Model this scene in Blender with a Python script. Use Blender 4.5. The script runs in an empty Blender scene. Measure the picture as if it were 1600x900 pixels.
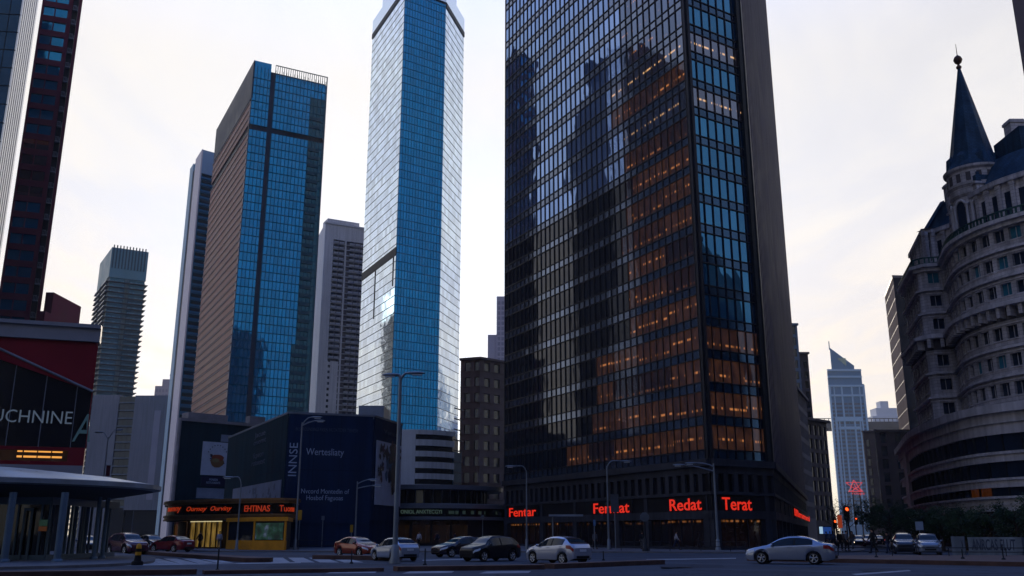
import bpy, bmesh, math, random
from mathutils import Vector, Matrix, noise
R = random.Random(7)
SC = bpy.context.scene
COL = SC.collection
rad = math.radians

# ------------------------------------------------------------------ camera
FPX, EYE, PITCH = 1440.0, 1.5, rad(15.0)
CP, SP = math.cos(PITCH), math.sin(PITCH)
cam_d = bpy.data.cameras.new('camera')
cam_d.sensor_width = 36.0
cam_d.lens = 36.0 * FPX / 1600.0
cam_d.clip_start = 0.3
cam_d.clip_end = 9000
cam = bpy.data.objects.new('camera', cam_d)
COL.objects.link(cam)
cam.location = (0, 0, EYE)
cam.rotation_euler = (math.pi / 2 + PITCH, 0, 0)
SC.camera = cam

# survey helpers: a sight line measured on the photograph -> a point at a known distance
def K(py):
    yc = (450 - py) / FPX
    return (SP + yc * CP) / (CP - yc * SP)
def Zat(py, Y): return EYE + Y * K(py)
def Yfor(py, z): return (z - EYE) / K(py)
def Xat(px, Y, z=EYE): return (px - 800) / FPX * (Y * CP + (z - EYE) * SP)
def P(px, py, Y):
    z = Zat(py, Y)
    return Vector((Xat(px, Y, z), Y, z))
def XY(px, Y, z=EYE): return Vector((Xat(px, Y, z), Y))
def G(px, py):                      # point on the street
    Y = -EYE / K(py)
    return Vector((Xat(px, Y, 0), Y))

# ------------------------------------------------------------------ mesh building
class MB:
    def __init__(s): s.v = []; s.f = []; s.m = []; s.uv = []; s.sm = []
    def face(s, pts, m=0, uv=None, smooth=False):
        b = len(s.v); s.v.extend([tuple(p) for p in pts])
        s.f.append(tuple(range(b, b + len(pts)))); s.m.append(m); s.uv.append(uv); s.sm.append(smooth)
    def grid(s, rows, m=0, close_u=False, smooth=True, flip=False):
        b = len(s.v); n = len(rows[0])
        for r in rows: s.v.extend([tuple(p) for p in r])
        for i in range(len(rows) - 1):
            for j in range(n if close_u else n - 1):
                k = (j + 1) % n
                q = (b + i*n + j, b + i*n + k, b + (i+1)*n + k, b + (i+1)*n + j)
                s.f.append(q[::-1] if flip else q); s.m.append(m); s.uv.append(None); s.sm.append(smooth)
    def wbox(s, x0, x1, y0, y1, z0, z1, m=0):
        WF.box(s, x0, x1, z0, z1, -y1, -y0, m)
    def prism(s, poly, z0, z1, m=0, mt=None, bottom=False):   # poly counter-clockwise seen from above
        n = len(poly)
        for i in range(n):
            a, b = poly[i], poly[(i+1) % n]
            s.face([(a[0],a[1],z0),(b[0],b[1],z0),(b[0],b[1],z1),(a[0],a[1],z1)], m)
        s.face([(p[0],p[1],z1) for p in poly], m if mt is None else mt)
        if bottom: s.face([(p[0],p[1],z0) for p in reversed(poly)], m)
    def tube(s, pts, radii, n=8, m=0, cap=True, smooth=True):
        pts = [Vector(p) for p in pts]
        if not isinstance(radii, (list, tuple)): radii = [radii]*len(pts)
        rows = []
        ref = None
        for i, p in enumerate(pts):
            t = (pts[min(i+1,len(pts)-1)] - pts[max(i-1,0)])
            if t.length < 1e-9: t = Vector((0,0,1))
            t.normalize()
            if ref is None:
                ref = Vector((1,0,0)) if abs(t.x) < .9 else Vector((0,1,0))
            a = (ref - t*ref.dot(t))
            if a.length < 1e-6: a = t.orthogonal()
            a.normalize(); ref = a; b = t.cross(a)
            rows.append([p + (a*math.cos(2*math.pi*k/n) + b*math.sin(2*math.pi*k/n))*radii[i] for k in range(n)])
        s.grid(rows, m, close_u=True, smooth=smooth)
        if cap:
            s.face(list(reversed(rows[0])), m); s.face(rows[-1], m)
    def lathe(s, prof, c=(0,0,0), n=16, m=0, smooth=True):     # prof: (r, z)
        rows = [[(c[0]+r*math.cos(2*math.pi*k/n), c[1]+r*math.sin(2*math.pi*k/n), c[2]+z) for k in range(n)] for r, z in prof]
        s.grid(rows, m, close_u=True, smooth=smooth)
    def ball(s, c, r, n=10, m=0, sx=1, sy=1, sz=1):
        rows = []
        for i in range(n//2 + 1):
            a = -math.pi/2 + math.pi*i/(n//2)
            q = max(1e-3, math.cos(a))
            rows.append([(c[0]+r*sx*q*math.cos(2*math.pi*k/n), c[1]+r*sy*q*math.sin(2*math.pi*k/n), c[2]+r*sz*math.sin(a)) for k in range(n)])
        s.grid(rows, m, close_u=True)
    def strip(s, pts, z0, z1, d0, d1, m=0):     # thick band along a plan polyline (left to right seen from outside)
        nn = plan_normals(pts)
        a = [(p[0]+n[0]*d0, p[1]+n[1]*d0) for p, n in zip(pts, nn)]
        b = [(p[0]+n[0]*d1, p[1]+n[1]*d1) for p, n in zip(pts, nn)]
        for i in range(len(pts)-1):
            s.face([(*b[i],z0),(*b[i+1],z0),(*b[i+1],z1),(*b[i],z1)], m)
            s.face([(*a[i],z1),(*b[i],z1),(*b[i+1],z1),(*a[i+1],z1)], m)
            s.face([(*b[i],z0),(*a[i],z0),(*a[i+1],z0),(*b[i+1],z0)], m)
        s.face([(*a[0],z0),(*b[0],z0),(*b[0],z1),(*a[0],z1)], m)
        s.face([(*b[-1],z0),(*a[-1],z0),(*a[-1],z1),(*b[-1],z1)], m)
    def mesh(s, name, mats):
        me = bpy.data.meshes.new(name)
        me.from_pydata(s.v, [], s.f)
        for m in mats: me.materials.append(m)
        me.polygons.foreach_set('material_index', s.m)
        me.polygons.foreach_set('use_smooth', s.sm)
        if any(u is not None for u in s.uv):
            l = me.uv_layers.new(name='UVMap').data
            k = 0
            for f, u in zip(s.f, s.uv):
                for j in range(len(f)):
                    if u is not None: l[k].uv = u[j]
                    k += 1
        me.update()
        return me

def plan_normals(pts):
    out = []
    for i in range(len(pts)):
        a = pts[max(i-1,0)]; b = pts[min(i+1,len(pts)-1)]
        d = Vector((b[0]-a[0], b[1]-a[1])).normalized()
        out.append((d.y, -d.x))
    return out

class Fac:
    """A wall plane from p0 to p1 (left to right seen from outside); s along it, z up, d outwards."""
    def __init__(s, p0, p1):
        s.o = Vector((p0[0], p0[1])); e = Vector((p1[0], p1[1])) - s.o
        s.L = e.length; s.u = e / s.L; s.n = Vector((s.u.y, -s.u.x))
    def pt(s, a, z, d=0.0):
        q = s.o + s.u*a + s.n*d
        return (q.x, q.y, z)
    def at(s, px, py):
        d = Vector(((px-800)/FPX, CP-(450-py)/FPX*SP, SP+(450-py)/FPX*CP))
        t = s.o.dot(s.n) / (d.x*s.n.x + d.y*s.n.y)
        q = Vector((d.x*t, d.y*t))
        return (q - s.o).dot(s.u), EYE + d.z*t
    def box(s, mb, a0, a1, z0, z1, d0, d1, m=0):
        p = lambda a, z, d: s.pt(a, z, d)
        F = mb.face
        F([p(a0,z0,d1),p(a1,z0,d1),p(a1,z1,d1),p(a0,z1,d1)], m)
        F([p(a0,z0,d0),p(a0,z1,d0),p(a1,z1,d0),p(a1,z0,d0)], m)
        F([p(a1,z0,d0),p(a1,z1,d0),p(a1,z1,d1),p(a1,z0,d1)], m)
        F([p(a0,z0,d0),p(a0,z0,d1),p(a0,z1,d1),p(a0,z1,d0)], m)
        F([p(a0,z1,d0),p(a0,z1,d1),p(a1,z1,d1),p(a1,z1,d0)], m)
        F([p(a0,z0,d0),p(a1,z0,d0),p(a1,z0,d1),p(a0,z0,d1)], m)
    def pane(s, mb, a0, a1, z0, z1, d, bay=1.5, fh=3.5, m=0, zr=0.0):
        mb.face([s.pt(a0,z0,d),s.pt(a1,z0,d),s.pt(a1,z1,d),s.pt(a0,z1,d)], m,
                [(a0/bay,(z0-zr)/fh),(a1/bay,(z0-zr)/fh),(a1/bay,(z1-zr)/fh),(a0/bay,(z1-zr)/fh)])
WF = Fac((0,0),(1,0))

def setp(o, label=None, cat=None, group=None, kind=None):
    if label: o['label'] = label
    if cat: o['category'] = cat
    if group: o['group'] = group
    if kind: o['kind'] = kind
    return o
def link(name, me, parent=None):
    o = bpy.data.objects.new(name, me); COL.objects.link(o)
    if parent is not None:
        o.parent = parent
        if parent.get('_w'): o.matrix_parent_inverse = Matrix.Translation(-Vector(parent['_w']))
    return o
def ob(name, mb, mats, parent=None, label=None, cat=None, group=None, kind=None):
    if not isinstance(mats, (list, tuple)): mats = [mats]
    return setp(link(name, mb.mesh(name, mats), parent), label, cat, group, kind)
def thing(name, label, cat, group=None, base=None, local=False):
    """Empty at the thing's base. base with local=False: the parts are built in world coordinates."""
    o = bpy.data.objects.new(name, None); COL.objects.link(o)
    o.empty_display_size = .5
    if base is not None:
        b = (base[0], base[1], base[2] if len(base) > 2 else 0.0)
        o.location = b
        if not local: WORLD_BASE[o.name] = b
    return setp(o, label, cat, group)
WORLD_BASE = {}
_link0 = link
def link(name, me, parent=None):
    o = bpy.data.objects.new(name, me); COL.objects.link(o)
    if parent is not None:
        o.parent = parent
        r = parent
        while r.parent is not None: r = r.parent
        if parent is r and r.name in WORLD_BASE:
            o.matrix_parent_inverse = Matrix.Translation(-Vector(WORLD_BASE[r.name]))
    return o
def struct(name, mb, mats): return ob(name, mb, mats, kind='structure')

def copy_thing(root, loc, rz, label, name=None):
    def cp(o, par):
        c = o.copy(); COL.objects.link(c)
        if par is not None: c.parent = par
        for ch in list(o.children): cp(ch, c)
        return c
    r = cp(root, None)
    r.location = loc; r.rotation_euler = (0, 0, rz)
    r['label'] = label
    return r

def window_parts(parent, quads, mat, name='window', most=100):
    """quads: (Fac, a0, a1, z0, z1, d). The ones that show largest get a mesh each, the rest one part."""
    def size(q):
        F, a0, a1, z0, z1, d = q[:6]
        c = F.pt((a0+a1)/2, (z0+z1)/2, d)
        dep = c[1]*CP + (c[2]-EYE)*SP
        if dep <= 1: return 0
        px = 800 + FPX*c[0]/dep
        py = 450 - FPX*((c[2]-EYE)*CP - c[1]*SP)/dep
        vis = abs(F.n.x*c[0]+F.n.y*c[1])/math.hypot(c[0],c[1]) if (F.n.x*c[0]+F.n.y*c[1]) < 0 else 0
        a = (a1-a0)*(z1-z0)*vis/dep**2
        if not (-5 < px < 1605 and -5 < py < 905): a *= 1e-4
        return a
    qs = sorted(quads, key=size, reverse=True)
    rest = MB()
    for i, q in enumerate(qs):
        F, a0, a1, z0, z1, d = q[:6]
        mm = q[6] if len(q) > 6 else mat
        if i < most:
            mb = MB(); F.pane(mb, a0, a1, z0, z1, d, max(.6,(a1-a0)), max(.8,(z1-z0)))
            ob(name, mb, mm, parent)
        else: F.pane(rest, a0, a1, z0, z1, d, max(.6,(a1-a0)), max(.8,(z1-z0)))
    if rest.f: ob(name, rest, mat, parent, kind='stuff')

# ------------------------------------------------------------------ materials
EXPO = 0.12
def nt(name):
    m = bpy.data.materials.new(name); m.use_nodes = True
    t = m.node_tree; b = t.nodes['Principled BSDF']
    return m, t, b
def N(t, kind, **kw):
    n = t.nodes.new(kind)
    for k, v in kw.items():
        if k.startswith('i_'):
            n.inputs[int(k[2:]) if k[2:].isdigit() else k[2:].replace('_',' ')].default_value = v
        else: setattr(n, k, v)
    return n
def c4(c): return (c[0], c[1], c[2], 1)
def surf(name, col, rough=.7, metal=0., var=.25, scale=.6, bump=0., spec=.08, coat=0., detail=5, stretch=(1,1,1), joints=0., rvar=.12, streaks=0., courses=None, cracks=0.):
    """Weathered opaque surface: large and small noise vary colour and roughness."""
    m, t, b = nt(name)
    tc = N(t,'ShaderNodeTexCoord'); mp = N(t,'ShaderNodeMapping'); mp.inputs['Scale'].default_value = stretch
    t.links.new(tc.outputs['Object'], mp.inputs[0])
    n1 = N(t,'ShaderNodeTexNoise'); n1.inputs['Scale'].default_value = scale; n1.inputs['Detail'].default_value = detail; n1.inputs['Roughness'].default_value = .65
    t.links.new(mp.outputs[0], n1.inputs['Vector'])
    mr = N(t,'ShaderNodeMapRange'); mr.inputs[1].default_value = .3; mr.inputs[2].default_value = .7
    mr.inputs[3].default_value = 1-var; mr.inputs[4].default_value = 1+var
    t.links.new(n1.outputs['Fac'], mr.inputs[0])
    mx = N(t,'ShaderNodeVectorMath', operation='SCALE'); mx.inputs[0].default_value = col[:3]
    t.links.new(mr.outputs[0], mx.inputs['Scale'])
    co = mx.outputs[0]
    if joints:
        bk = N(t,'ShaderNodeTexBrick'); bk.inputs['Color1'].default_value = (1,1,1,1); bk.inputs['Color2'].default_value = (.82,.82,.84,1); bk.inputs['Mortar'].default_value = (.45,.45,.45,1)
        bk.inputs['Scale'].default_value = 1; bk.inputs['Brick Width'].default_value = joints; bk.inputs['Row Height'].default_value = joints*.6; bk.inputs['Mortar Size'].default_value = .025
        t.links.new(tc.outputs['Object'], bk.inputs['Vector'])
        ml = N(t,'ShaderNodeVectorMath', operation='MULTIPLY'); t.links.new(co, ml.inputs[0]); t.links.new(bk.outputs['Color'], ml.inputs[1]); co = ml.outputs[0]
    def mul(fac):
        q = N(t,'ShaderNodeVectorMath', operation='SCALE'); t.links.new(co, q.inputs[0]); t.links.new(fac, q.inputs['Scale']); return q.outputs[0]
    if streaks:        # rain streaks and soot running down the wall
        ms_ = N(t,'ShaderNodeMapping'); ms_.inputs['Scale'].default_value = (1.4,1.4,.06); t.links.new(tc.outputs['Object'], ms_.inputs[0])
        ns = N(t,'ShaderNodeTexNoise'); ns.inputs['Scale'].default_value = 1.0; ns.inputs['Detail'].default_value = 6; t.links.new(ms_.outputs[0], ns.inputs['Vector'])
        rs = N(t,'ShaderNodeMapRange'); rs.inputs[1].default_value = .35; rs.inputs[2].default_value = .62; rs.inputs[3].default_value = 1-streaks; rs.inputs[4].default_value = 1.05; t.links.new(ns.outputs['Fac'], rs.inputs[0]); co = mul(rs.outputs[0])
    if courses:        # dressed stone courses
        sx = N(t,'ShaderNodeSeparateXYZ'); t.links.new(tc.outputs['Object'], sx.inputs[0])
        ad = N(t,'ShaderNodeMath', operation='SUBTRACT'); t.links.new(sx.outputs['Y'], ad.inputs[0]); t.links.new(sx.outputs['X'], ad.inputs[1])
        cv = N(t,'ShaderNodeCombineXYZ'); t.links.new(ad.outputs[0], cv.inputs[0]); t.links.new(sx.outputs['Z'], cv.inputs[1])
        bk = N(t,'ShaderNodeTexBrick'); bk.inputs['Color1'].default_value = (1.06,1.06,1.06,1); bk.inputs['Color2'].default_value = (.84,.84,.86,1); bk.inputs['Mortar'].default_value = (.5,.5,.5,1); bk.inputs['Scale'].default_value = 1
        bk.inputs['Brick Width'].default_value = courses[0]; bk.inputs['Row Height'].default_value = courses[1]; bk.inputs['Mortar Size'].default_value = .022; t.links.new(cv.outputs[0], bk.inputs['Vector'])
        ml = N(t,'ShaderNodeVectorMath', operation='MULTIPLY'); t.links.new(co, ml.inputs[0]); t.links.new(bk.outputs['Color'], ml.inputs[1]); co = ml.outputs[0]
    if cracks:
        vo = N(t,'ShaderNodeTexVoronoi', feature='DISTANCE_TO_EDGE'); vo.inputs['Scale'].default_value = .32
        nd = N(t,'ShaderNodeTexNoise'); nd.inputs['Scale'].default_value = 1.1; nd.inputs['Detail'].default_value = 4; t.links.new(tc.outputs['Object'], nd.inputs['Vector'])
        sv_ = N(t,'ShaderNodeVectorMath', operation='MULTIPLY_ADD'); sv_.inputs[1].default_value = (1.8,1.8,0); t.links.new(nd.outputs['Color'], sv_.inputs[0]); t.links.new(tc.outputs['Object'], sv_.inputs[2]); t.links.new(sv_.outputs[0], vo.inputs['Vector'])
        rc = N(t,'ShaderNodeMapRange'); rc.inputs[1].default_value = .004; rc.inputs[2].default_value = .022; rc.inputs[3].default_value = 1-cracks; rc.inputs[4].default_value = 1; t.links.new(vo.outputs['Distance'], rc.inputs[0]); co = mul(rc.outputs[0])
    t.links.new(co, b.inputs['Base Color'])
    rr = N(t,'ShaderNodeMapRange'); rr.inputs[1].default_value = .3; rr.inputs[2].default_value = .7
    rr.inputs[3].default_value = max(.02, rough-rvar); rr.inputs[4].default_value = min(1, rough+rvar)
    t.links.new(n1.outputs['Fac'], rr.inputs[0]); t.links.new(rr.outputs[0], b.inputs['Roughness'])
    b.inputs['Metallic'].default_value = metal; b.inputs['Specular IOR Level'].default_value = spec
    b.inputs['Coat Weight'].default_value = coat; b.inputs['Coat Roughness'].default_value = .06
    if bump:
        n2 = N(t,'ShaderNodeTexNoise'); n2.inputs['Scale'].default_value = scale*14; n2.inputs['Detail'].default_value = 4
        t.links.new(tc.outputs['Object'], n2.inputs['Vector'])
        bp = N(t,'ShaderNodeBump'); bp.inputs['Strength'].default_value = bump; bp.inputs['Distance'].default_value = .03
        t.links.new(n2.outputs['Fac'], bp.inputs['Height']); t.links.new(bp.outputs[0], b.inputs['Normal'])
    return m
def glass(name, base, metal=.0, ior=1.9, tint=(1,1,1), rough=.03, wob=.006, wave=.004, lit=None, lit_frac=.5, streak=0., blind=0., room=.22, high=(.35,.38)):
    """Coated facade glass. UV counts panes, so every pane sits a hair out of true and differs a little in tint."""
    m, t, b = nt(name)
    uv = N(t,'ShaderNodeUVMap')
    fl = N(t,'ShaderNodeVectorMath', operation='FLOOR'); t.links.new(uv.outputs[0], fl.inputs[0])
    wn = N(t,'ShaderNodeTexWhiteNoise', noise_dimensions='3D'); t.links.new(fl.outputs[0], wn.inputs['Vector'])
    sub = N(t,'ShaderNodeVectorMath', operation='SUBTRACT'); sub.inputs[1].default_value = (.5,.5,.5); t.links.new(wn.outputs['Color'], sub.inputs[0])
    sc = N(t,'ShaderNodeVectorMath', operation='SCALE'); sc.inputs['Scale'].default_value = wob*2; t.links.new(sub.outputs[0], sc.inputs[0])
    nz = N(t,'ShaderNodeTexNoise'); nz.inputs['Scale'].default_value = 1.3; nz.inputs['Detail'].default_value = 1
    t.links.new(uv.outputs[0], nz.inputs['Vector'])
    s2 = N(t,'ShaderNodeVectorMath', operation='SUBTRACT'); s2.inputs[1].default_value = (.5,.5,.5); t.links.new(nz.outputs['Color'], s2.inputs[0])
    c2 = N(t,'ShaderNodeVectorMath', operation='SCALE'); c2.inputs['Scale'].default_value = wave*4; t.links.new(s2.outputs[0], c2.inputs[0])
    g = N(t,'ShaderNodeNewGeometry')
    a1 = N(t,'ShaderNodeVectorMath', operation='ADD'); t.links.new(g.outputs['Normal'], a1.inputs[0]); t.links.new(sc.outputs[0], a1.inputs[1])
    a2 = N(t,'ShaderNodeVectorMath', operation='ADD'); t.links.new(a1.outputs[0], a2.inputs[0]); t.links.new(c2.outputs[0], a2.inputs[1])
    no = N(t,'ShaderNodeVectorMath', operation='NORMALIZE'); t.links.new(a2.outputs[0], no.inputs[0])
    t.links.new(no.outputs[0], b.inputs['Normal'])
    mr = N(t,'ShaderNodeMapRange'); mr.inputs[3].default_value = .82; mr.inputs[4].default_value = 1.14; t.links.new(wn.outputs['Value'], mr.inputs[0])
    bc = N(t,'ShaderNodeVectorMath', operation='SCALE'); bc.inputs[0].default_value = base[:3]; t.links.new(mr.outputs[0], bc.inputs['Scale'])
    col_out = bc.outputs[0]
    if blind:          # some panes have a pale blind drawn behind them
        gt = N(t,'ShaderNodeMath', operation='GREATER_THAN'); gt.inputs[1].default_value = 1-blind; t.links.new(wn.outputs['Value'], gt.inputs[0])
        mxb = N(t,'ShaderNodeMix', data_type='RGBA'); t.links.new(gt.outputs[0], mxb.inputs[0]); t.links.new(bc.outputs[0], mxb.inputs[6]); mxb.inputs[7].default_value = (.16,.18,.2,1)
        col_out = mxb.outputs[2]
    t.links.new(col_out, b.inputs['Base Color'])
    b.inputs['Metallic'].default_value = metal; b.inputs['IOR'].default_value = ior
    b.inputs['Specular Tint'].default_value = c4(tint); b.inputs['Roughness'].default_value = rough
    if lit:
        sp = N(t,'ShaderNodeSeparateXYZ'); t.links.new(uv.outputs[0], sp.inputs[0])
        # rooms are wider than panes: a few panes share one room
        mu = N(t,'ShaderNodeVectorMath', operation='MULTIPLY'); mu.inputs[1].default_value = (room,1,1); t.links.new(uv.outputs[0], mu.inputs[0])
        f2 = N(t,'ShaderNodeVectorMath', operation='FLOOR'); t.links.new(mu.outputs[0], f2.inputs[0])
        w2 = N(t,'ShaderNodeTexWhiteNoise', noise_dimensions='3D'); t.links.new(f2.outputs[0], w2.inputs['Vector'])
        on = N(t,'ShaderNodeMapRange'); on.inputs[1].default_value = 1-lit_frac-.1; on.inputs[2].default_value = 1-lit_frac+.25
        on.inputs[3].default_value = .12; on.inputs[4].default_value = 1; t.links.new(w2.outputs['Value'], on.inputs[0])
        rn = N(t,'ShaderNodeTexNoise'); rn.inputs['Scale'].default_value = 2.6; rn.inputs['Detail'].default_value = 3; t.links.new(uv.outputs[0], rn.inputs['Vector'])
        rr = N(t,'ShaderNodeMapRange'); rr.inputs[1].default_value = .3; rr.inputs[2].default_value = .7; rr.inputs[3].default_value = .35; rr.inputs[4].default_value = 1.5; t.links.new(rn.outputs['Fac'], rr.inputs[0])
        e1 = N(t,'ShaderNodeMath', operation='MULTIPLY'); t.links.new(on.outputs[0], e1.inputs[0]); t.links.new(rr.outputs[0], e1.inputs[1])
        last = e1.outputs[0]
        if streak:     # rows of ceiling lamps seen through the glass
            fr = N(t,'ShaderNodeMath', operation='FRACT'); t.links.new(sp.outputs['Y'], fr.inputs[0])
            nl = N(t,'ShaderNodeTexNoise'); nl.inputs['Scale'].default_value = .9; nl.inputs['Detail'].default_value = 1; t.links.new(f2.outputs[0], nl.inputs['Vector'])
            tl = N(t,'ShaderNodeMath', operation='MULTIPLY_ADD'); tl.inputs[1].default_value = high[0]; tl.inputs[2].default_value = high[1]; t.links.new(w2.outputs['Value'], tl.inputs[0])
            df = N(t,'ShaderNodeMath', operation='SUBTRACT'); t.links.new(fr.outputs[0], df.inputs[0]); t.links.new(tl.outputs[0], df.inputs[1])
            ab = N(t,'ShaderNodeMath', operation='ABSOLUTE'); t.links.new(df.outputs[0], ab.inputs[0])
            lt = N(t,'ShaderNodeMapRange'); lt.inputs[1].default_value = .012; lt.inputs[2].default_value = .05; lt.inputs[3].default_value = 1; lt.inputs[4].default_value = 0; t.links.new(ab.outputs[0], lt.inputs[0])
            n3 = N(t,'ShaderNodeTexNoise'); n3.inputs['Scale'].default_value = 3.1; n3.inputs['Detail'].default_value = 2
            m3 = N(t,'ShaderNodeVectorMath', operation='MULTIPLY'); m3.inputs[1].default_value = (1,.3,1); t.links.new(uv.outputs[0], m3.inputs[0]); t.links.new(m3.outputs[0], n3.inputs['Vector'])
            g3 = N(t,'ShaderNodeMapRange'); g3.inputs[1].default_value = .5; g3.inputs[2].default_value = .6; t.links.new(n3.outputs['Fac'], g3.inputs[0])
            p3 = N(t,'ShaderNodeMath', operation='MULTIPLY'); t.links.new(lt.outputs[0], p3.inputs[0]); t.links.new(g3.outputs[0], p3.inputs[1])
            p4 = N(t,'ShaderNodeMath', operation='MULTIPLY'); p4.inputs[1].default_value = streak; t.links.new(p3.outputs[0], p4.inputs[0])
            p6 = N(t,'ShaderNodeMath', operation='MULTIPLY'); t.links.new(p4.outputs[0], p6.inputs[0]); t.links.new(on.outputs[0], p6.inputs[1])
            p5 = N(t,'ShaderNodeMath', operation='ADD'); t.links.new(last, p5.inputs[0]); t.links.new(p6.outputs[0], p5.inputs[1]); last = p5.outputs[0]
        b.inputs['Emission Color'].default_value = c4(lit[:3])
        st = N(t,'ShaderNodeMath', operation='MULTIPLY'); st.inputs[1].default_value = lit[3]; t.links.new(last, st.inputs[0])
        t.links.new(st.outputs[0], b.inputs['Emission Strength'])
    return m
def glow(name, col, strength):
    m, t, b = nt(name)
    b.inputs['Base Color'].default_value = (.02,.02,.02,1)
    b.inputs['Emission Color'].default_value = c4(col); b.inputs['Emission Strength'].default_value = strength
    return m

def text(name, s, F, a0, a1, z0, z1, d, mat, parent=None, bold=0.0, shear=0.0, depth=.04, **kw):
    """Lettering as a raised mesh fitted into a rectangle of a wall."""
    cu = bpy.data.curves.new('lettering', 'FONT'); cu.body = s; cu.extrude = 0.02; cu.offset = bold; cu.shear = shear
    cu.resolution_u = 3; cu.space_line = .95; cu.align_x = 'CENTER' if '\n' in s else 'LEFT'
    to = bpy.data.objects.new('lettering', cu); COL.objects.link(to)
    dg = bpy.context.evaluated_depsgraph_get(); dg.update()
    me = bpy.data.meshes.new_from_object(to.evaluated_get(dg))
    bpy.data.objects.remove(to); bpy.data.curves.remove(cu)
    xs = [v.co.x for v in me.vertices]; ys = [v.co.y for v in me.vertices]
    x0, x1, y0, y1 = min(xs), max(xs), min(ys), max(ys)
    for v in me.vertices:
        a = a0 + (v.co.x-x0)/(x1-x0)*(a1-a0); z = z0 + (v.co.y-y0)/(y1-y0)*(z1-z0)
        v.co = F.pt(a, z, d + (depth if v.co.z > 0 else 0))
    me.materials.clear(); me.materials.append(mat); me.update()
    return setp(link(name, me, parent), **kw)
def vtext(name, s, F, a0, a1, z0, z1, d, mat, parent=None, **kw):
    """The same, turned to read upwards."""
    class V:
        pt = staticmethod(lambda a, z, dd: F.pt(a1 - (z-z0v)/(z1v-z0v)*(a1-a0), z0 + (a-a0v)/(a1v-a0v)*(z1-z0), dd))
    a0v, a1v, z0v, z1v = 0., 10., 0., 1.
    return text(name, s, V, a0v, a1v, z0v, z1v, d, mat, parent, **kw)
# ------------------------------------------------------------------ light and air
SKYSTR, SKYTINT = .11, (1.55,2.5,4.4)
VEIL_FAR, VEIL_NEAR, VEIL_LOW = (6.05,6.05,6.0), (8.2,7.75,7.1), (9.4,8.3,6.9)
SUN_EL, SUN_AZ = rad(13), rad(-6)
w = bpy.data.worlds.new('World'); SC.world = w; w.use_nodes = True
wt = w.node_tree; bg = wt.nodes['Background']
sky = N(wt,'ShaderNodeTexSky', sky_type='NISHITA', sun_disc=False, sun_elevation=SUN_EL, sun_rotation=SUN_AZ, altitude=50, air_density=1.0, dust_density=1.8, ozone_density=4.0)
# thin high cloud: mixed in along the direction of view of the sky, faint
tcw = N(wt,'ShaderNodeTexCoord'); sep = N(wt,'ShaderNodeSeparateXYZ'); wt.links.new(tcw.outputs['Generated'], sep.inputs[0])
zz = N(wt,'ShaderNodeMath', operation='MAXIMUM'); zz.inputs[1].default_value = .06; wt.links.new(sep.outputs['Z'], zz.inputs[0])
dv = N(wt,'ShaderNodeCombineXYZ')
for k, ax in enumerate('XY'):
    q = N(wt,'ShaderNodeMath', operation='DIVIDE'); wt.links.new(sep.outputs[ax], q.inputs[0]); wt.links.new(zz.outputs[0], q.inputs[1]); wt.links.new(q.outputs[0], dv.inputs[k])
mpw = N(wt,'ShaderNodeMapping'); mpw.inputs['Rotation'].default_value = (0,0,.5); mpw.inputs['Scale'].default_value = (1.1,.45,1); wt.links.new(dv.outputs[0], mpw.inputs[0])
cn = N(wt,'ShaderNodeTexNoise'); cn.inputs['Scale'].default_value = 1.6; cn.inputs['Detail'].default_value = 9; cn.inputs['Roughness'].default_value = .58; cn.inputs['Distortion'].default_value = .6
wt.links.new(mpw.outputs[0], cn.inputs['Vector'])
cr = N(wt,'ShaderNodeMapRange'); cr.inputs[1].default_value = .42; cr.inputs[2].default_value = .78; cr.inputs[3].default_value = .94; cr.inputs[4].default_value = 1.0; wt.links.new(cn.outputs['Fac'], cr.inputs[0])
# the veil scatters forward: brightest round the sun, thin and dim overhead and behind the viewer
nv = N(wt,'ShaderNodeVectorMath', operation='NORMALIZE'); wt.links.new(tcw.outputs['Generated'], nv.inputs[0])
dp = N(wt,'ShaderNodeVectorMath', operation='DOT_PRODUCT'); dp.inputs[1].default_value = (math.sin(SUN_AZ)*math.cos(SUN_EL), math.cos(SUN_AZ)*math.cos(SUN_EL), math.sin(SUN_EL)); wt.links.new(nv.outputs[0], dp.inputs[0])
def ramp(lo, hi, a, b, src, smooth=True):
    n = N(wt,'ShaderNodeMapRange', interpolation_type='SMOOTHSTEP' if smooth else 'LINEAR'); n.inputs[1].default_value = lo; n.inputs[2].default_value = hi; n.inputs[3].default_value = a; n.inputs[4].default_value = b; wt.links.new(src, n.inputs[0]); return n.outputs[0]
def mixc(f, a, b):
    n = N(wt,'ShaderNodeMix', data_type='RGBA'); wt.links.new(f, n.inputs[0])
    for k, v in ((6,a),(7,b)):
        if isinstance(v, tuple): n.inputs[k].default_value = (*v,1)
        else: wt.links.new(v, n.inputs[k])
    return n.outputs[2]
near = ramp(.40, .97, 0, 1, dp.outputs['Value'])
back = ramp(-.7, .45, .50, 1, dp.outputs['Value'])
high = ramp(.06, .42, 0, 1, sep.outputs['Z'])
veil_col = mixc(near, VEIL_FAR, mixc(high, VEIL_LOW, VEIL_NEAR))
strk = N(wt,'ShaderNodeMath', operation='MULTIPLY'); wt.links.new(back, strk.inputs[0]); wt.links.new(ramp(.36,.66,.94,1.07,cn.outputs['Fac']), strk.inputs[1])
lowm = N(wt,'ShaderNodeVectorMath', operation='MULTIPLY'); lowm.inputs[1].default_value = (1.02,.965,.86); wt.links.new(veil_col, lowm.inputs[0])
veil_col = mixc(ramp(.10,.34,0,1,sep.outputs['Z']), lowm.outputs[0], veil_col)
vc = N(wt,'ShaderNodeVectorMath', operation='SCALE'); wt.links.new(veil_col, vc.inputs[0]); wt.links.new(strk.outputs[0], vc.inputs['Scale'])
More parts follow.
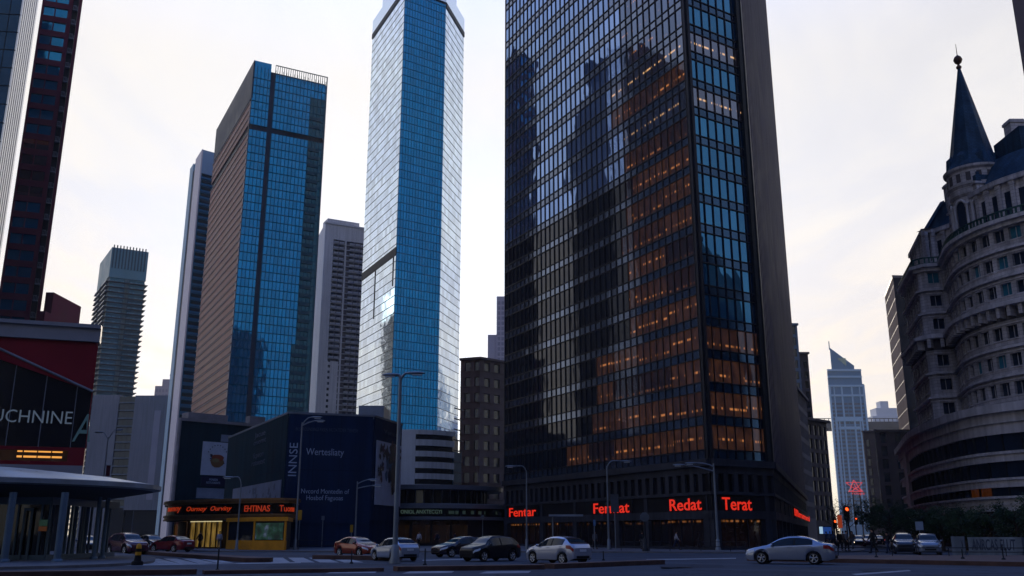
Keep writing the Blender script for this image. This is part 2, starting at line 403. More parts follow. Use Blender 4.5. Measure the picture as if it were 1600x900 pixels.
fm = N(wt,'ShaderNodeMath', operation='MULTIPLY'); wt.links.new(cr.outputs[0], fm.inputs[0]); wt.links.new(ramp(.45,.85,1,.06,sep.outputs['Z']), fm.inputs[1])
tn = N(wt,'ShaderNodeVectorMath', operation='MULTIPLY'); tn.inputs[1].default_value = SKYTINT; wt.links.new(sky.outputs[0], tn.inputs[0])
mxw = N(wt,'ShaderNodeMix', data_type='RGBA'); wt.links.new(fm.outputs[0], mxw.inputs[0]); wt.links.new(tn.outputs[0], mxw.inputs[6]); wt.links.new(vc.outputs[0], mxw.inputs[7])
wt.links.new(mxw.outputs[2], bg.inputs[0]); bg.inputs[1].default_value = SKYSTR
sd = bpy.data.lights.new('sun', 'SUN'); sd.energy = 2.6; sd.angle = rad(.53); sd.color = (1,.88,.72)
so = bpy.data.objects.new('sun', sd); COL.objects.link(so)
sv = Vector((math.sin(SUN_AZ)*math.cos(SUN_EL), math.cos(SUN_AZ)*math.cos(SUN_EL), math.sin(SUN_EL)))
so.rotation_euler = sv.to_track_quat('Z','Y').to_euler(); so.location = (-60, 200, 150)
vs = SC.view_settings
vs.view_transform = 'Standard'; vs.look = 'None'; vs.gamma = 1; vs.exposure = EXPO; vs.use_curve_mapping = False
SC.cycles.max_bounces = 6; SC.cycles.glossy_bounces = 4; SC.cycles.diffuse_bounces = 3
SC.cycles.sample_clamp_indirect = 4; SC.cycles.use_denoising = True; SC.cycles.caustics_reflective = False

# ------------------------------------------------------------------ materials shared by many things
ASPH = surf('asphalt', (.046,.058,.080), .9, cracks=.45, var=.42, scale=.35, bump=.3, spec=.1, stretch=(.35,1,1), detail=8)
PAVE = surf('pavement_concrete', (.12,.127,.142), .8, var=.25, scale=.5, bump=.15, joints=1.6)
KERB = surf('kerb_brick', (.085,.05,.042), .8, var=.3, scale=1.2, bump=.3)
MARK = surf('road_paint', (.26,.28,.31), .7, var=.5, scale=1.5)
STEEL = surf('galvanised_steel', (.2,.23,.26), .45, metal=.6, var=.15, scale=2)
DARKM = surf('dark_metal', (.022,.025,.03), .5, metal=.3, var=.2, scale=1.5)
BLACK = surf('black_rubber', (.012,.012,.013), .7, var=.1, scale=3)
CONC = surf('pale_concrete', (.34,.34,.37), .8, var=.15, scale=.12, bump=.1)
DCONC = surf('dark_stone', (.075,.066,.068), .85, var=.25, scale=.3, bump=.15)  # dark stone of one base tone
RED = glow('red_sign_light', (1,.03,.008), .62)
AMBER = glow('amber_led', (1,.08,.012), .24)
WHITEP = surf('white_print', (.42,.47,.58), .6, var=.12, scale=1)

# ------------------------------------------------------------------ ground, street and pavements
mb = MB(); mb.face([(-4500,-600,0),(4500,-600,0),(4500,7500,0),(-4500,7500,0)])
struct('ground', mb, ASPH)
def slab(name, poly, z, mat, kerb=KERB, inset=.18):
    mb = MB(); n = len(poly)
    for i in range(n):
        a, b = poly[i], poly[(i+1)%n]
        mb.face([(a[0],a[1],-.05),(b[0],b[1],-.05),(b[0],b[1],z),(a[0],a[1],z)], 1)
    mb.face([(p[0],p[1],z) for p in poly], 0)
    struct(name, mb, [mat, kerb])
KERBST = surf('kerb_stone', (.13,.13,.14), .7, var=.2, scale=1)
def rnd(poly, r=1.5, n=5):
    out = []
    for i in range(len(poly)):
        p = Vector(poly[i][:2]); a = (Vector(poly[i-1][:2])-p); b = (Vector(poly[(i+1)%len(poly)][:2])-p)
        q = min(r, a.length*.45, b.length*.45); a = p+a.normalized()*q; b = p+b.normalized()*q
        for k in range(n+1):
            t = k/n; out.append(tuple((a*(1-t)**2 + p*2*t*(1-t) + b*t*t)))
    return out
# far pavement in front of the hoardings and the dark tower, then down the side street
slab('far_pavement', rnd([(-43,112),(-36,103),(-28,86.5),(-8,85.5),(8,83),(22,80),(30,84),(35,95),(66,184),(40,260),(-90,260),(-60,150)],4), .13, PAVE, KERBST)
slab('corner_pavement', rnd([(41,75),(62,62),(120,60),(120,260),(75,260),(48,128),(42,95)],5), .13, PAVE, KERBST)
slab('left_pavement', rnd([(-90,38),(-40,39.5),(-24,41.5),(-19.7,46),(-19.4,52),(-23,62),(-31,76),(-37,92),(-46,120),(-90,150)],2.5), .13, PAVE, KERBST)
def median(name, a, b, wa, wb, h, mat=KERB, top=PAVE):
    a, b = Vector(a), Vector(b); d = (b-a).normalized(); n = Vector((-d.y, d.x))
    pts = [a-n*wa/2, b-n*wb/2]
    for k in range(1,8):
        t = -math.pi/2 + math.pi*k/8
        pts.append(b + d*math.cos(t)*wb/2 + n*math.sin(t)*wb/2)
    pts += [b+n*wb/2, a+n*wa/2]
    slab(name, [tuple(p) for p in pts], h, top, mat)
BRK = surf('median_paving', (.13,.09,.08), .85, var=.3, scale=1.5, bump=.3)
median('median_strip', (-34,29.5), (-12.9,38), 1.7, .9, .2, KERB, BRK)
median('median_strip', (-12.2,38.1), (-5.8,41.0), .7, .7, .15, KERB, BRK)
median('median_strip', (-5.0,41.3), (1.0,43.6), .8, 1.0, .2, KERB, BRK)
median('median_strip', (1.6,44.2), (7.6,51.2), .9, 1.1, .22, KERB, BRK)
median('median_strip', (-33,83), (-14.6,55.2), 1.2, 1.7, .24, KERB, BRK)
median('median_strip', (-7.2,59.5), (-12.2,61.5), 1.7, 1.2, .26, KERB, BRK)
mb_poly = rnd([(13.9,57.6),(26,46.2),(60,27),(80,40),(40,62.5),(24,63),(15,60)],1.2)
slab('median_strip', mb_poly, .22, BRK, KERB)
# painted markings: worn sheets a few millimetres above the asphalt
def paint(name, quads):
    mb = MB()
    for q in quads: mb.face([(p[0],p[1],.008) for p in q])
    struct(name, mb, MARK)
PATCH = surf('asphalt_patch', (.033,.041,.057), .9, var=.3, scale=.8, bump=.3, spec=.1)
PATCHL = surf('worn_asphalt', (.06,.073,.098), .9, var=.35, scale=.8, bump=.3, spec=.1, stretch=(.3,1,1))
def patch_sheet(name, quads, m):
    mb = MB()
    for q in quads: mb.face([(p[0],p[1],.004) for p in q])
    struct(name, mb, m)
patch_sheet('road_patch', [[G(1030,884), G(1128,882.5), G(1134,887), G(1034,889)], [G(420,884.5), G(505,883.5), G(500,887.5), G(410,888.6)], [G(1340,889.5), G(1395,888.5), G(1408,893), G(1350,894.4)], [G(690,883), G(760,882), G(765,885.2), G(692,886.4)]], PATCH)
patch_sheet('worn_track', [[G(a,y0), G(b,y1), G(b,y1+w_), G(a,y0+w_)] for a, b, y0, y1, w_ in ((1010,1620,878.2,890.5,1.6),(1010,1620,886,898.5,2.2),(640,1150,873.4,868.6,.8),(650,1150,877.2,871,.9),(230,500,867.5,864.5,.7))], PATCHL)
def bar(c, ang, L, W):
    d = Vector((math.cos(ang), math.sin(ang))); n = Vector((-d.y,d.x)); c = Vector(c)
    return [c-d*L/2-n*W/2, c+d*L/2-n*W/2, c+d*L/2+n*W/2, c-d*L/2+n*W/2]
paint('zebra_crossing', [[G(a,873), G(a+21,873), G(b+29,881), G(b,881)] for a, b in ((199,222),(227,251),(255,281),(284,312),(312,343))])
paint('zebra_crossing', [[G(a,871.5), G(a+24,871.5), G(b+30,879), G(b,879)] for a, b in ((418,424),(450,462),(482,500),(514,538))])
paint('zebra_crossing', [[G(a,893.2), G(a+70,892.4), G(a+66,895.4), G(a-12,896.4)] for a in (520,640,760)])
paint('stop_line', [[G(160,882.5), G(470,878.5), G(470,880), G(160,884.5)]])
paint('lane_line', [[G(760,889.5), G(1000,879.5), G(1003,880.5), G(766,891)]])
paint('lane_line', [[G(1010,874), G(1150,872), G(1150,873.2), G(1010,875.4)], [G(1330,897), G(1420,891), G(1424,892.4), G(1338,899)]])
paint('lane_line', [[G(660,875), G(735,873), G(735,874.2), G(660,876.4)], [G(330,857.5), G(250,857.2), G(250,858), G(330,858.4)]])
# the air of the street canyon: far towers pale a little with distance
def haze(density):
    mb = MB(); mb.wbox(-900, 900, -300, 1500, -1, 345)
    m = bpy.data.materials.new('haze_air'); m.use_nodes = True; t = m.node_tree
    for n in list(t.nodes):
        if n.type != 'OUTPUT_MATERIAL': t.nodes.remove(n)
    v = t.nodes.new('ShaderNodeVolumePrincipled'); v.inputs['Color'].default_value = (.86,.9,1,1); v.inputs['Density'].default_value = density; v.inputs['Anisotropy'].default_value = .2
    t.links.new(v.outputs[0], t.nodes['Material Output'].inputs['Volume'])
    ob('haze', mb, m, kind='stuff')
haze(.0001)
# ================================================================== the dark glass tower on the corner
MULL = surf('bronze_mullion', (.02,.022,.032), .45, metal=.5, var=.2, scale=.4)
GL_MAIN = glass('dark_tower_glass', (.24,.35,.62), metal=.8, ior=1.5, tint=(.62,.78,1), rough=.02, wob=.005, wave=.0035)
GL_BLUE = glass('corner_bay_glass', (.03,.17,.36), metal=.8, ior=1.5, rough=.02, wob=.006, wave=.0035)  # blue of the mirrored sky put into the pane colour of this face
GL_DARK = glass('dark_reflection_glass', (.018,.022,.034), metal=.4, ior=1.4, rough=.04, wob=.004)  # darker pane colour stands in for buildings mirrored low on the left
GL_LIT = glass('lit_office_glass', (.045,.06,.09), metal=.6, ior=1.5, tint=(.62,.78,1), rough=.02, wob=.005, wave=.003, lit=(1,.36,.10,.025), lit_frac=.92, streak=16)
GL_STRIP = glass('lamp_row_glass', (.14,.18,.28), metal=.78, ior=1.5, rough=.02, wob=.005, wave=.003, lit=(1,.55,.22,.004), lit_frac=1.0, streak=190, room=.05, high=(.0,.62))
GL_SPB = glass('blue_spandrel_glass', (.03,.08,.17), metal=.8, ior=1.5, rough=.08, wob=.004)
GL_DIM = glass('dim_office_glass', (.14,.18,.28), metal=.78, ior=1.5, tint=(.62,.78,1), rough=.02, wob=.005, wave=.003, lit=(1,.4,.12,.006), lit_frac=.3, streak=60)
GL_SPAN = glass('spandrel_glass', (.14,.18,.27), metal=.8, ior=1.5, rough=.08, wob=.004)
PODM = surf('dark_podium_panel', (.032,.034,.046), .6, streaks=.3, var=.25, scale=.3, bump=.05)
A, B, C, D = XY(788,129), XY(1116,90), XY(1213,94.5), XY(1263,182)
E_ = Vector((24,196))
F1, F2, F3 = Fac(A,B), Fac(B,C), Fac(C,D)
ZP, FH, NF = 8.6, 3.3, 34
ZT = ZP + FH*NF
T = thing('office_tower', 'dark glass office tower with amber lit floors towering over the street corner', 'skyscraper', base=(B.x,B.y,0))
def offset_poly(poly, d):
    n = len(poly); out = []
    for i in range(n):
        p0, p, p1 = Vector(poly[i-1]), Vector(poly[i]), Vector(poly[(i+1)%n])
        a = (p-p0).normalized(); b = (p1-p).normalized()
        na = Vector((a.y,-a.x)); nb = Vector((b.y,-b.x)); m = (na+nb); m /= max(.2, m.dot(na))
        out.append(tuple(p + m*d))
    return out
mb = MB(); mb.prism(offset_poly([A,B,C,D,E_], -.25), ZP, ZT)
ob('wall', mb, DARKM, T)
K_ROW = int((F1.at(1085,72)[1]-ZP)/FH)
for k in range(NF):
    z = ZP + FH*k
    for F, lim in ((F1, None), (F2, None)):
        L = F.L
        zv0, zv1 = z+.95, z+FH
        zm = (zv0+zv1)/2
        if F is F1:
            # offices near the corner keep their lights on in the lower two thirds
            s_l = max(2, F.at(985,500)[0] - (R.choice((0,0,1.2,2.4)) if k > 3 else 15*(4-k)/4. + R.choice((-2.4,0,3.6))))
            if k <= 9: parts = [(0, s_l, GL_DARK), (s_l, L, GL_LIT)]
            elif k <= 12: parts = [(0, s_l, GL_MAIN), (s_l, L, GL_LIT)]
            elif k <= 19: parts = [(0, s_l, GL_MAIN), (s_l, L, GL_DIM)]
            else: parts = [(0, L, GL_MAIN)]
        else:
            parts = [(0, L, GL_LIT if k <= 3 else GL_BLUE)]
        if k in (K_ROW, K_ROW-2): parts = [(a0_, a1_, GL_STRIP if m_ in (GL_DIM, GL_BLUE) or (m_ is GL_LIT) else m_) for a0_, a1_, m_ in parts]
        for a0, a1, m in parts:
            a0 = round(a0/1.2)*1.2; a1 = a1 if a1 == L else round(a1/1.2)*1.2
            mb = MB(); F.pane(mb, a0, a1, zv0, zv1, -.06, 1.2, FH, zr=ZP); ob('window', mb, m, T)
        
for F in (F1, F2):
    mb = MB()
    for k in range(NF): F.pane(mb, 0, F.L, ZP+FH*k, ZP+FH*k+.95, -.05, 1.2, FH, zr=ZP)
    ob('spandrel_band', mb, GL_SPAN if F is F1 else GL_SPB, T)
    mb = MB()
    s = 0.0
    while s < F.L:
        F.box(mb, max(0,s-.035), min(F.L,s+.035), ZP+.1, ZT, -.05, .06 if F is F1 else .08); s += 1.2
    for k in range(NF):
        for dz in (.0, .95): F.box(mb, 0, F.L, ZP+FH*k+dz-.05, ZP+FH*k+dz+.05, -.05, .045 if F is F1 else .06)
    ob('mullion_grid', mb, MULL, T)
# corner posts and the deep dark groove beside the ribbed flank
mb = MB()
F1.box(mb, F1.L-.3, F1.L+.05, ZP, ZT+.2, -.1, .26); F2.box(mb, -.05, .28, ZP, ZT+.2, -.1, .24)
ob('corner_post', mb, MULL, T)
mb = MB(); F2.box(mb, F2.L-.75, F2.L-.3, ZP, ZT, -.2, .32); F3.box(mb, .0, 1.0, ZP, ZT, -.1, .25); ob('corner_post', mb, DARKM, T)
FLK = surf('flank_stone_rib', (.085,.072,.105), .6, streaks=.3, var=.2, scale=.2)
mb = MB(); F3.box(mb, 1.2, F3.L, ZP, ZT, -.2, .02, 1)
s = 1.6
while s < F3.L:
    F3.box(mb, s-.55, s+.55, ZP, ZT+.1, 0, .13); s += 2.3
ob('ribbed_flank', mb, [FLK, surf('flank_gap',(.012,.010,.016),.7)], T)
mb = MB(); mb.prism(offset_poly([A,B,C,D,E_], .3), ZT-.05, ZT+1.6); ob('roof', mb, DARKM, T)
# podium: fascia with sign boxes, ribbed upper storey, glazed shopfront
mb = MB(); mb.prism(offset_poly([A,B,C,D,E_], -.6), .0, ZP-.05); ob('podium_core', mb, DARKM, T)
mb = MB(); rb = MB()
for F in (F1, F2, F3):
    d = .002*(F is F2)
    e = .45
    F.box(mb, 0, F.L, 7.95, ZP, -.5, .45+d); F.box(mb, 0, F.L, 7.25, 7.95, -.5, .12+d)
    F.box(mb, 0, F.L, 5.25, 5.55, -.5, .16+d); F.box(mb, 0, F.L, 3.0, 3.75, -.5, .10+d)
    F.box(mb, 0, F.L, 3.75, 5.25, -.5, .0+d, 1); F.box(mb, 0, F.L, .0, .35, -.5, .04+d)
    F.box(mb, 0, F.L, 5.55, 7.25, -.5, -.2+d, 1)
    s = .5
    while s < F.L-.3:
        F.box(rb, s-.3, s+.3, 5.55, 7.25, -.5, .1); s += 1.35
    for s in [x for x in (0.45, 10.4, 18.5, 27.5, 33.0, F.L-1.0) if x < F.L]:
        F.box(rb, s-.45, s+.45, .35, 3.0, -.5, .06); F.box(rb, s-.3, s+.3, 3.75, 5.25, -.4, .05)
ob('podium_wall', mb, [PODM, surf('sign_recess',(.008,.008,.011),.6)], T)
ob('podium_rib', rb, PODM, T)
SHOP = glass('shop_glass', (.01,.011,.015), ior=1.5, rough=.03, wob=.003, lit=(1,.36,.1,.003), lit_frac=.5, streak=110, high=(.08,.86))
for F in (F1, F2, F3):
    ed = [.9]+[x for x in (10.4,18.5,27.5,33.0) if x < F.L-2]+[F.L-1.4]
    for i in range(len(ed)-1):
        mb = MB(); F.pane(mb, ed[i]+.45, ed[i+1]-.45, .35, 3.0, -.32, 1.6, 2.75, zr=.30)
        ob('shop_window', mb, SHOP, T)
        mb = MB(); n = max(2, int((ed[i+1]-ed[i]-.9)/1.6))
        for j in range(1,n):
            q = ed[i]+.45 + (ed[i+1]-ed[i]-.9)*j/n; F.box(mb, q-.04, q+.04, .35, 3.0, -.34, -.24)
        ob('shop_frame', mb, MULL, T)

def red_sign(word, F, px0, px1, pym, label, h=1.15):
    a0, _ = F.at(px0, pym); a1, _ = F.at(px1, pym)
    _, zm = F.at((px0+px1)/2, pym)
    zm = min(max(zm, 4.4), 4.6)
    am = (a0+a1)/2; c = F.pt(am, 3.8, .1)
    t = thing('shop_sign', label, 'shop sign', 'red lit signs of the dark tower', base=(c[0],c[1],3.8))
    mb = MB(); F.box(mb, a0-.5, a1+.5, 3.8, 5.2, .012, .1); ob('panel', mb, bpy.data.materials.get('sign_panel') or surf('sign_panel',(.006,.006,.008),.55), t)
    text('lettering', word, F, a0, a1, zm-h/2, zm+h/2, .12, RED, t, bold=.012)
red_sign('Fentar', F1, 797, 839, 803, 'red lit shop sign reading Fentar, smallest and farthest left on the dark tower')
red_sign('Fermat', F1, 929, 985, 797, 'red lit shop sign reading Fermat on the dark tower podium')
red_sign('Redat', F1, 1048, 1098, 790, 'red lit shop sign reading Redat left of the tower corner')
red_sign('Terat', F2, 1127, 1173, 789, 'red lit shop sign reading Terat on the tower corner bay', 1.2)
red_sign('Illmmml', F3, 1240, 1263, 801, 'red lit shop sign turned away along the side street flank of the dark tower', 1.0)
# ================================================================== helper: closed box building from a front line
def solid(F, depth, extra=0.0):
    a = F.o; b = F.o + F.u*F.L; n = F.n
    return [tuple(a - n*extra), tuple(b - n*extra), tuple(b - n*depth), tuple(a - n*depth)]

BLUE = glass('blue_tower_glass', (.003,.215,.52), metal=.75, ior=1.6, rough=.04, wob=.005, wave=.006)
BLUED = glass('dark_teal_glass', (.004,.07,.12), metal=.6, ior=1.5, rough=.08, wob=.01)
PALEG = glass('silver_tower_glass', (.60,.74,.92), metal=.9, ior=1.6, rough=.05, wob=.004, wave=.004)
NAVY = surf('navy_panel', (.02,.03,.055), .5, var=.15, scale=.05, metal=.2)

# ------------------------------------------------------------------ blue glass tower with louvred brown flank
zt = Zat(95, 350)
Lp, Cp, Rp = P(338,203,Yfor(203,zt)), P(397,95,350), P(512,122,Yfor(122,zt))
FL, FR = Fac(Lp.xy, Cp.xy), Fac(Cp.xy, Rp.xy)
T = thing('office_tower', 'blue glass tower with brown louvred flank and a dark vertical slot', 'skyscraper', base=(Cp.x,Cp.y,0))
back = Lp.xy + (Rp.xy-Cp.xy)
mb = MB(); mb.prism(offset_poly([Lp.xy, Cp.xy, Rp.xy, back], -.6), 0, zt-3); ob('wall', mb, NAVY, T)
LOUV = surf('brown_louvre', (.34,.20,.16), .55, var=.25, scale=.05, stretch=(1,1,.3))
LOUVE = surf('pale_louvre_edge', (.5,.44,.42), .5, var=.1, scale=.2)
gap0, gap1 = Zat(201,350), Zat(193,350)
s_a, s_b = FR.at(423,300)[0]*0+FR.at(424,110)[0], FR.at(431,110)[0]
fh = 3.55
mb = MB(); top_blank = zt - 17
FL.box(mb, 0, FL.L, top_blank, zt, -.6, 0, 2)
z = 6
while z < top_blank-fh:
    if not (gap0-fh < z < gap1): 
        FL.box(mb, 0, FL.L-.3, z, z+fh*.72, -.6, 0, 0); FL.box(mb, 0, FL.L-.3, z+fh*.72, z+fh*.80, -.6, .35, 1)
        FL.box(mb, FL.L-.9, FL.L, z+.1, z+fh*.8, 0, .12, 1)
    z += fh
ob('louvred_wall', mb, [LOUV, LOUVE, NAVY], T)
s_d = FR.at(476,300)[0]; s_d2 = FR.at(451,600)[0]; z_d2 = Zat(548,357)  # stepped dark zone: a mirrored building put into the glass tint
k = 0; z = 4.0; fr = MB()
while z < zt-5:
    zt_ = min(z+fh, zt-1)
    if z < gap0 < z+fh: zt_ = gap0
    elif gap0 <= z < gap1: z = gap1; zt_ = z+fh
    for a0, a1 in ((0.25, s_a), (s_b, FR.L)):
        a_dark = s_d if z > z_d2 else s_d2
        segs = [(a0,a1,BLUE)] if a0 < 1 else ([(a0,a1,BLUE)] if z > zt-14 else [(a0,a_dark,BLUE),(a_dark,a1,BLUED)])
        for b0, b1, m in segs:
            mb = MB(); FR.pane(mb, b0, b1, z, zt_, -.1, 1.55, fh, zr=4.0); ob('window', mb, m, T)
    z = gap1 if zt_ == gap0 else z+fh
z = 4.0
while z < zt-5:
    if gap0 <= z < gap1: z = gap1
    FR.box(fr, .2, s_a, z-.14, z+.14, -.2, .08); FR.box(fr, s_b, FR.L, z-.14, z+.14, -.2, .08); z += fh
ob('floor_line', fr, surf('teal_mullion',(.008,.05,.09),.4,metal=.4), T)
fr = MB()
for zz0, zz1 in ((4, gap0), (gap1, zt-2)):
    s = .2
    while s < FR.L:
        if not (s_a < s < s_b): FR.box(fr, s-.07, s+.07, zz0, zz1, -.2, .12)
        s += 1.55
ob('mullion', fr, surf('teal_mullion',(.008,.05,.09),.4,metal=.4), T)
SLABM = surf('mirror_zone_slab_tint',(.012,.05,.075),.5); z = 6.0
while z < zt-20:
    a = s_d if z > z_d2 else s_d2
    if not (gap0-2 < z < gap1+1):
        sl = MB(); FR.box(sl, a+.4, FR.L-2.0, z, z+1.5, -.2, .35); ob('mirror_zone_slab', sl, SLABM, T)  # slab lines drawn inside the mirrored building zone
    z += fh
sl = MB(); FR.box(sl, s_a, s_b, 0, zt-5, -2.0, -1.2); FR.box(sl, .1, FR.L-.1, gap0, gap1, -1.9, -.6); FL.box(sl, .1, FL.L-.1, gap0-.5, gap1-.2, -1.5, -.58)
ob('dark_slot', sl, DARKM, T)
sl = MB(); FR.box(sl, 0, s_a, zt-5, zt+.4, -.4, -.15)
ob('parapet', sl, BLUE, T)
sl = MB(); s = s_b
while s <= FR.L: FR.box(sl, s-.1, s+.1, zt-5.2, zt+.2, -.3, -.05); s += .93
FR.box(sl, s_b, FR.L, zt+.2, zt+.5, -.35, 0); FR.box(sl, FR.L-.3, FR.L+.05, 0, zt+.5, -.5, .1)
ob('roof_railing', sl, surf('teal_rail',(.03,.06,.09),.5,metal=.5), T)

# ------------------------------------------------------------------ tall silver and blue tower in the middle
zt = Zat(-17, 400)
a, b, c, d = (P(582,57,Yfor(57,zt)), P(633,-17,400), P(697,7,Yfor(7,zt)), P(725,54,Yfor(54,zt)))
Q = [a.xy, b.xy, c.xy, d.xy]
back2 = d.xy + Vector((-22.6,44.6))*.8
T = thing('office_tower', 'tallest silver glass tower with a deep blue front between pale flanks', 'skyscraper', base=(b.x,b.y,0))
mb = MB(); mb.prism(offset_poly(Q+[back2], -.5), 0, zt); ob('wall', mb, NAVY, T)
fa, fb, fc = Fac(Q[0],Q[1]), Fac(Q[1],Q[2]), Fac(Q[2],Q[3])
fh = 4.05
zb0 = fa.at(566,432)[1]; nfl = int(zt/fh)
for F, m, bay in ((fa,PALEG,3.0),(fb,BLUE,1.5),(fc,PALEG,3.0)):
    fr = MB()
    for k in range(nfl+1):
        z0 = k*fh; z1 = min(z0+fh, zt)
        if z1-z0 < .5: continue
        mb = MB(); F.pane(mb, .1, F.L-.1, z0, z1, -.05, bay, fh); ob('window', mb, m, T)
        F.box(fr, .1, F.L-.1, z1-.13, z1+.13, -.3, .05 + .002*(F is fb))
    ob('floor_line', fr, surf('grey_joint' ,(.12,.15,.19) if m is PALEG else (.01,.05,.1),.4,metal=.3), T)
fr = MB(); s = .1
while s < fb.L: fb.box(fr, s-.05, s+.05, 0, zt, -.3, .09); s += 1.5
ob('mullion', fr, surf('blue_mullion',(.01,.06,.12),.4,metal=.4), T)
for F in (fa, fc):
    fr = MB(); F.box(fr, -.05, F.L+.05, zt-1.6, zt+1.2, -.3, .35); ob('dark_band', fr, DARKM, T)
fr = MB(); F = fa; F.box(fr, .1, F.L, zb0-2.2, zb0+1.6, -.3, .2)
ob('dark_band', fr, DARKM, T)
for s0, l in ((fa.L*.42, 26), (fa.L*.93, 16)):
    fr = MB(); fa.box(fr, s0-.5, s0+.5, zb0-l, zb0-2, -.1, .12); ob('vent_slot', fr, DARKM, T)
crown = MB(); zc_ = zt + Zat(33,Q[0].y)-Zat(57,Q[0].y); crown.prism(offset_poly(Q+[back2], .1), zt+1.2, zc_)
cr2 = offset_poly(Q+[back2], -4.0); crown.prism(cr2, zc_, zt+45)
ob('crown', crown, PALEG, T)

# ------------------------------------------------------------------ narrow white tower behind the blue one
zt = Zat(235, 430)
a, b, c = P(297,265,Yfor(265,zt)), P(316,235,430), P(345,243,Yfor(243,zt)+0)
FL, FR = Fac(a.xy, b.xy), Fac(b.xy, c.xy)
T = thing('apartment_tower', 'narrow tower with pale striped end wall and blue bays left of the louvred tower', 'apartment tower', base=(b.x,b.y,0))
mb = MB(); mb.prism(offset_poly([a.xy,b.xy,c.xy,a.xy+(c.xy-b.xy)],-.5), 0, zt); ob('wall', mb, surf('blue_grey_wall',(.07,.22,.38),.5,var=.1,scale=.05), T)
mb = MB(); L = FL.L
FL.box(mb, 0, L*.28, 0, zt+.5, -.5, 0, 1); FL.box(mb, L*.28, L*.5, 0, zt-4, -.5, -.3, 2); FL.box(mb, L*.5, L+.3, 0, zt+.5, -.5, .15, 0)
FR.box(mb, -.1, FR.L, zt-12, zt+.5, -.5, .15, 3)
ob('end_wall', mb, [surf('pale_pink_wall',(.78,.72,.76),.6,var=.06,scale=.05), surf('pale_teal_wall',(.45,.6,.7),.6,var=.06,scale=.05), NAVY, surf('sky_blue_wall',(.35,.5,.68),.6,var=.06,scale=.05)], T)
qs = []; ba = MB(); z = 8
while z < zt-14:
    qs.append((FR, 1.2, FR.L, z+1.1, z+3.0, -.45)); FR.box(ba, .6, FR.L, z, z+1.1, -.4, .2); FR.box(ba, 1.8, FR.L*.6, z+1.25, z+2.2, -.3, .05, 1); z += 3.45
window_parts(T, qs, BLUED); ob('balcony', ba, [surf('balcony_blue',(.04,.17,.32),.5,var=.15,scale=.1), DARKM], T)

# ------------------------------------------------------------------ white apartment block
zt = Zat(347, 480)
a, b, c = P(491,374,520), P(509,347,480), P(572,357,Yfor(357,zt))
FL, FR = Fac(a.xy, b.xy), Fac(b.xy, c.xy)
T = thing('apartment_tower', 'white apartment tower with rows of balconies between the blue and the silver tower', 'apartment tower', base=(b.x,b.y,0))
WH = surf('white_render', (.80,.78,.80), .8, streaks=.12, var=.07, scale=.05)
mb = MB(); mb.prism(offset_poly([a.xy,b.xy,c.xy,a.xy+(c.xy-b.xy)],-1.0), 0, zt-2); ob('core', mb, surf('core_grey',(.16,.15,.18),.8), T)  # plain grey core behind the balconies
mb = MB(); FL.box(mb, 0, FL.L, 0, zt, -1, 0); z_mid = FR.at(540,566)[1]
s1 = FR.at(520,400)[0]; FR.box(mb, 0, s1, 0, zt, -1, .02); FR.box(mb, s1, FR.L, zt-9, zt, -1, .02)
s2, s3 = FR.at(531,600)[0], FR.at(540,600)[0]
FR.box(mb, s1, s2-1.5, 0, z_mid, -1, .018)
FR.box(mb, s1+6.6, s1+7.5, 0, zt-9, -1, .014)
z = 4; qs = []; ba = MB(); z_list = []
while z < zt-10.5:
    if z > z_mid:
        for j in range(6):
            w_ = (FR.L-s1)/6; 
            if j != 2: FR.box(ba, s1+j*w_+.25, s1+(j+1)*w_-.15, z, z+1.05, -.6, .55); qs.append((FR, s1+j*w_+.5, s1+(j+1)*w_-.4, z+1.15, z+2.6, -.9))
        FR.box(mb, s1, FR.L, z-.35, z-.02, -1, .10)
    else:
        qs.append((FR, s1+.4, s1+1.6, z+.9, z+2.3, .025)) 
        qs.append((FR, s1+4.6, s1+6.0, z+.9, z+2.3, -.9))
        FR.box(mb, s2-1.5, s1+6.6, z+2.4, z+3.1, -1, .012)
        for j in (3,4,5):
            w_ = (FR.L-s1)/6; FR.box(ba, s1+j*w_+.4, s1+(j+1)*w_-.3, z, z+1.0, -.6, .5); qs.append((FR, s1+j*w_+.6, s1+(j+1)*w_-.5, z+1.1, z+2.6, -.9))
        FR.box(mb, s1+7.5, FR.L, z-.35, z-.02, -1, .10)
    z += 3.05
ob('wall', mb, WH, T); ob('balcony', ba, surf('balcony_white',(.5,.5,.56),.75,var=.1,scale=.1), T)
window_parts(T, qs, glass('apartment_window',(.03,.035,.05),ior=1.5,rough=.1,wob=.01,blind=.2))
mb = MB(); FR.box(mb, 2, FR.L-3, zt, zt+3.5, -12, -3); ob('roof_house', mb, WH, T)
mb = MB(); FR.box(mb, -.3, FR.L, zt-.6, zt+.3, -1.2, .4); ob('roof', mb, WH, T)

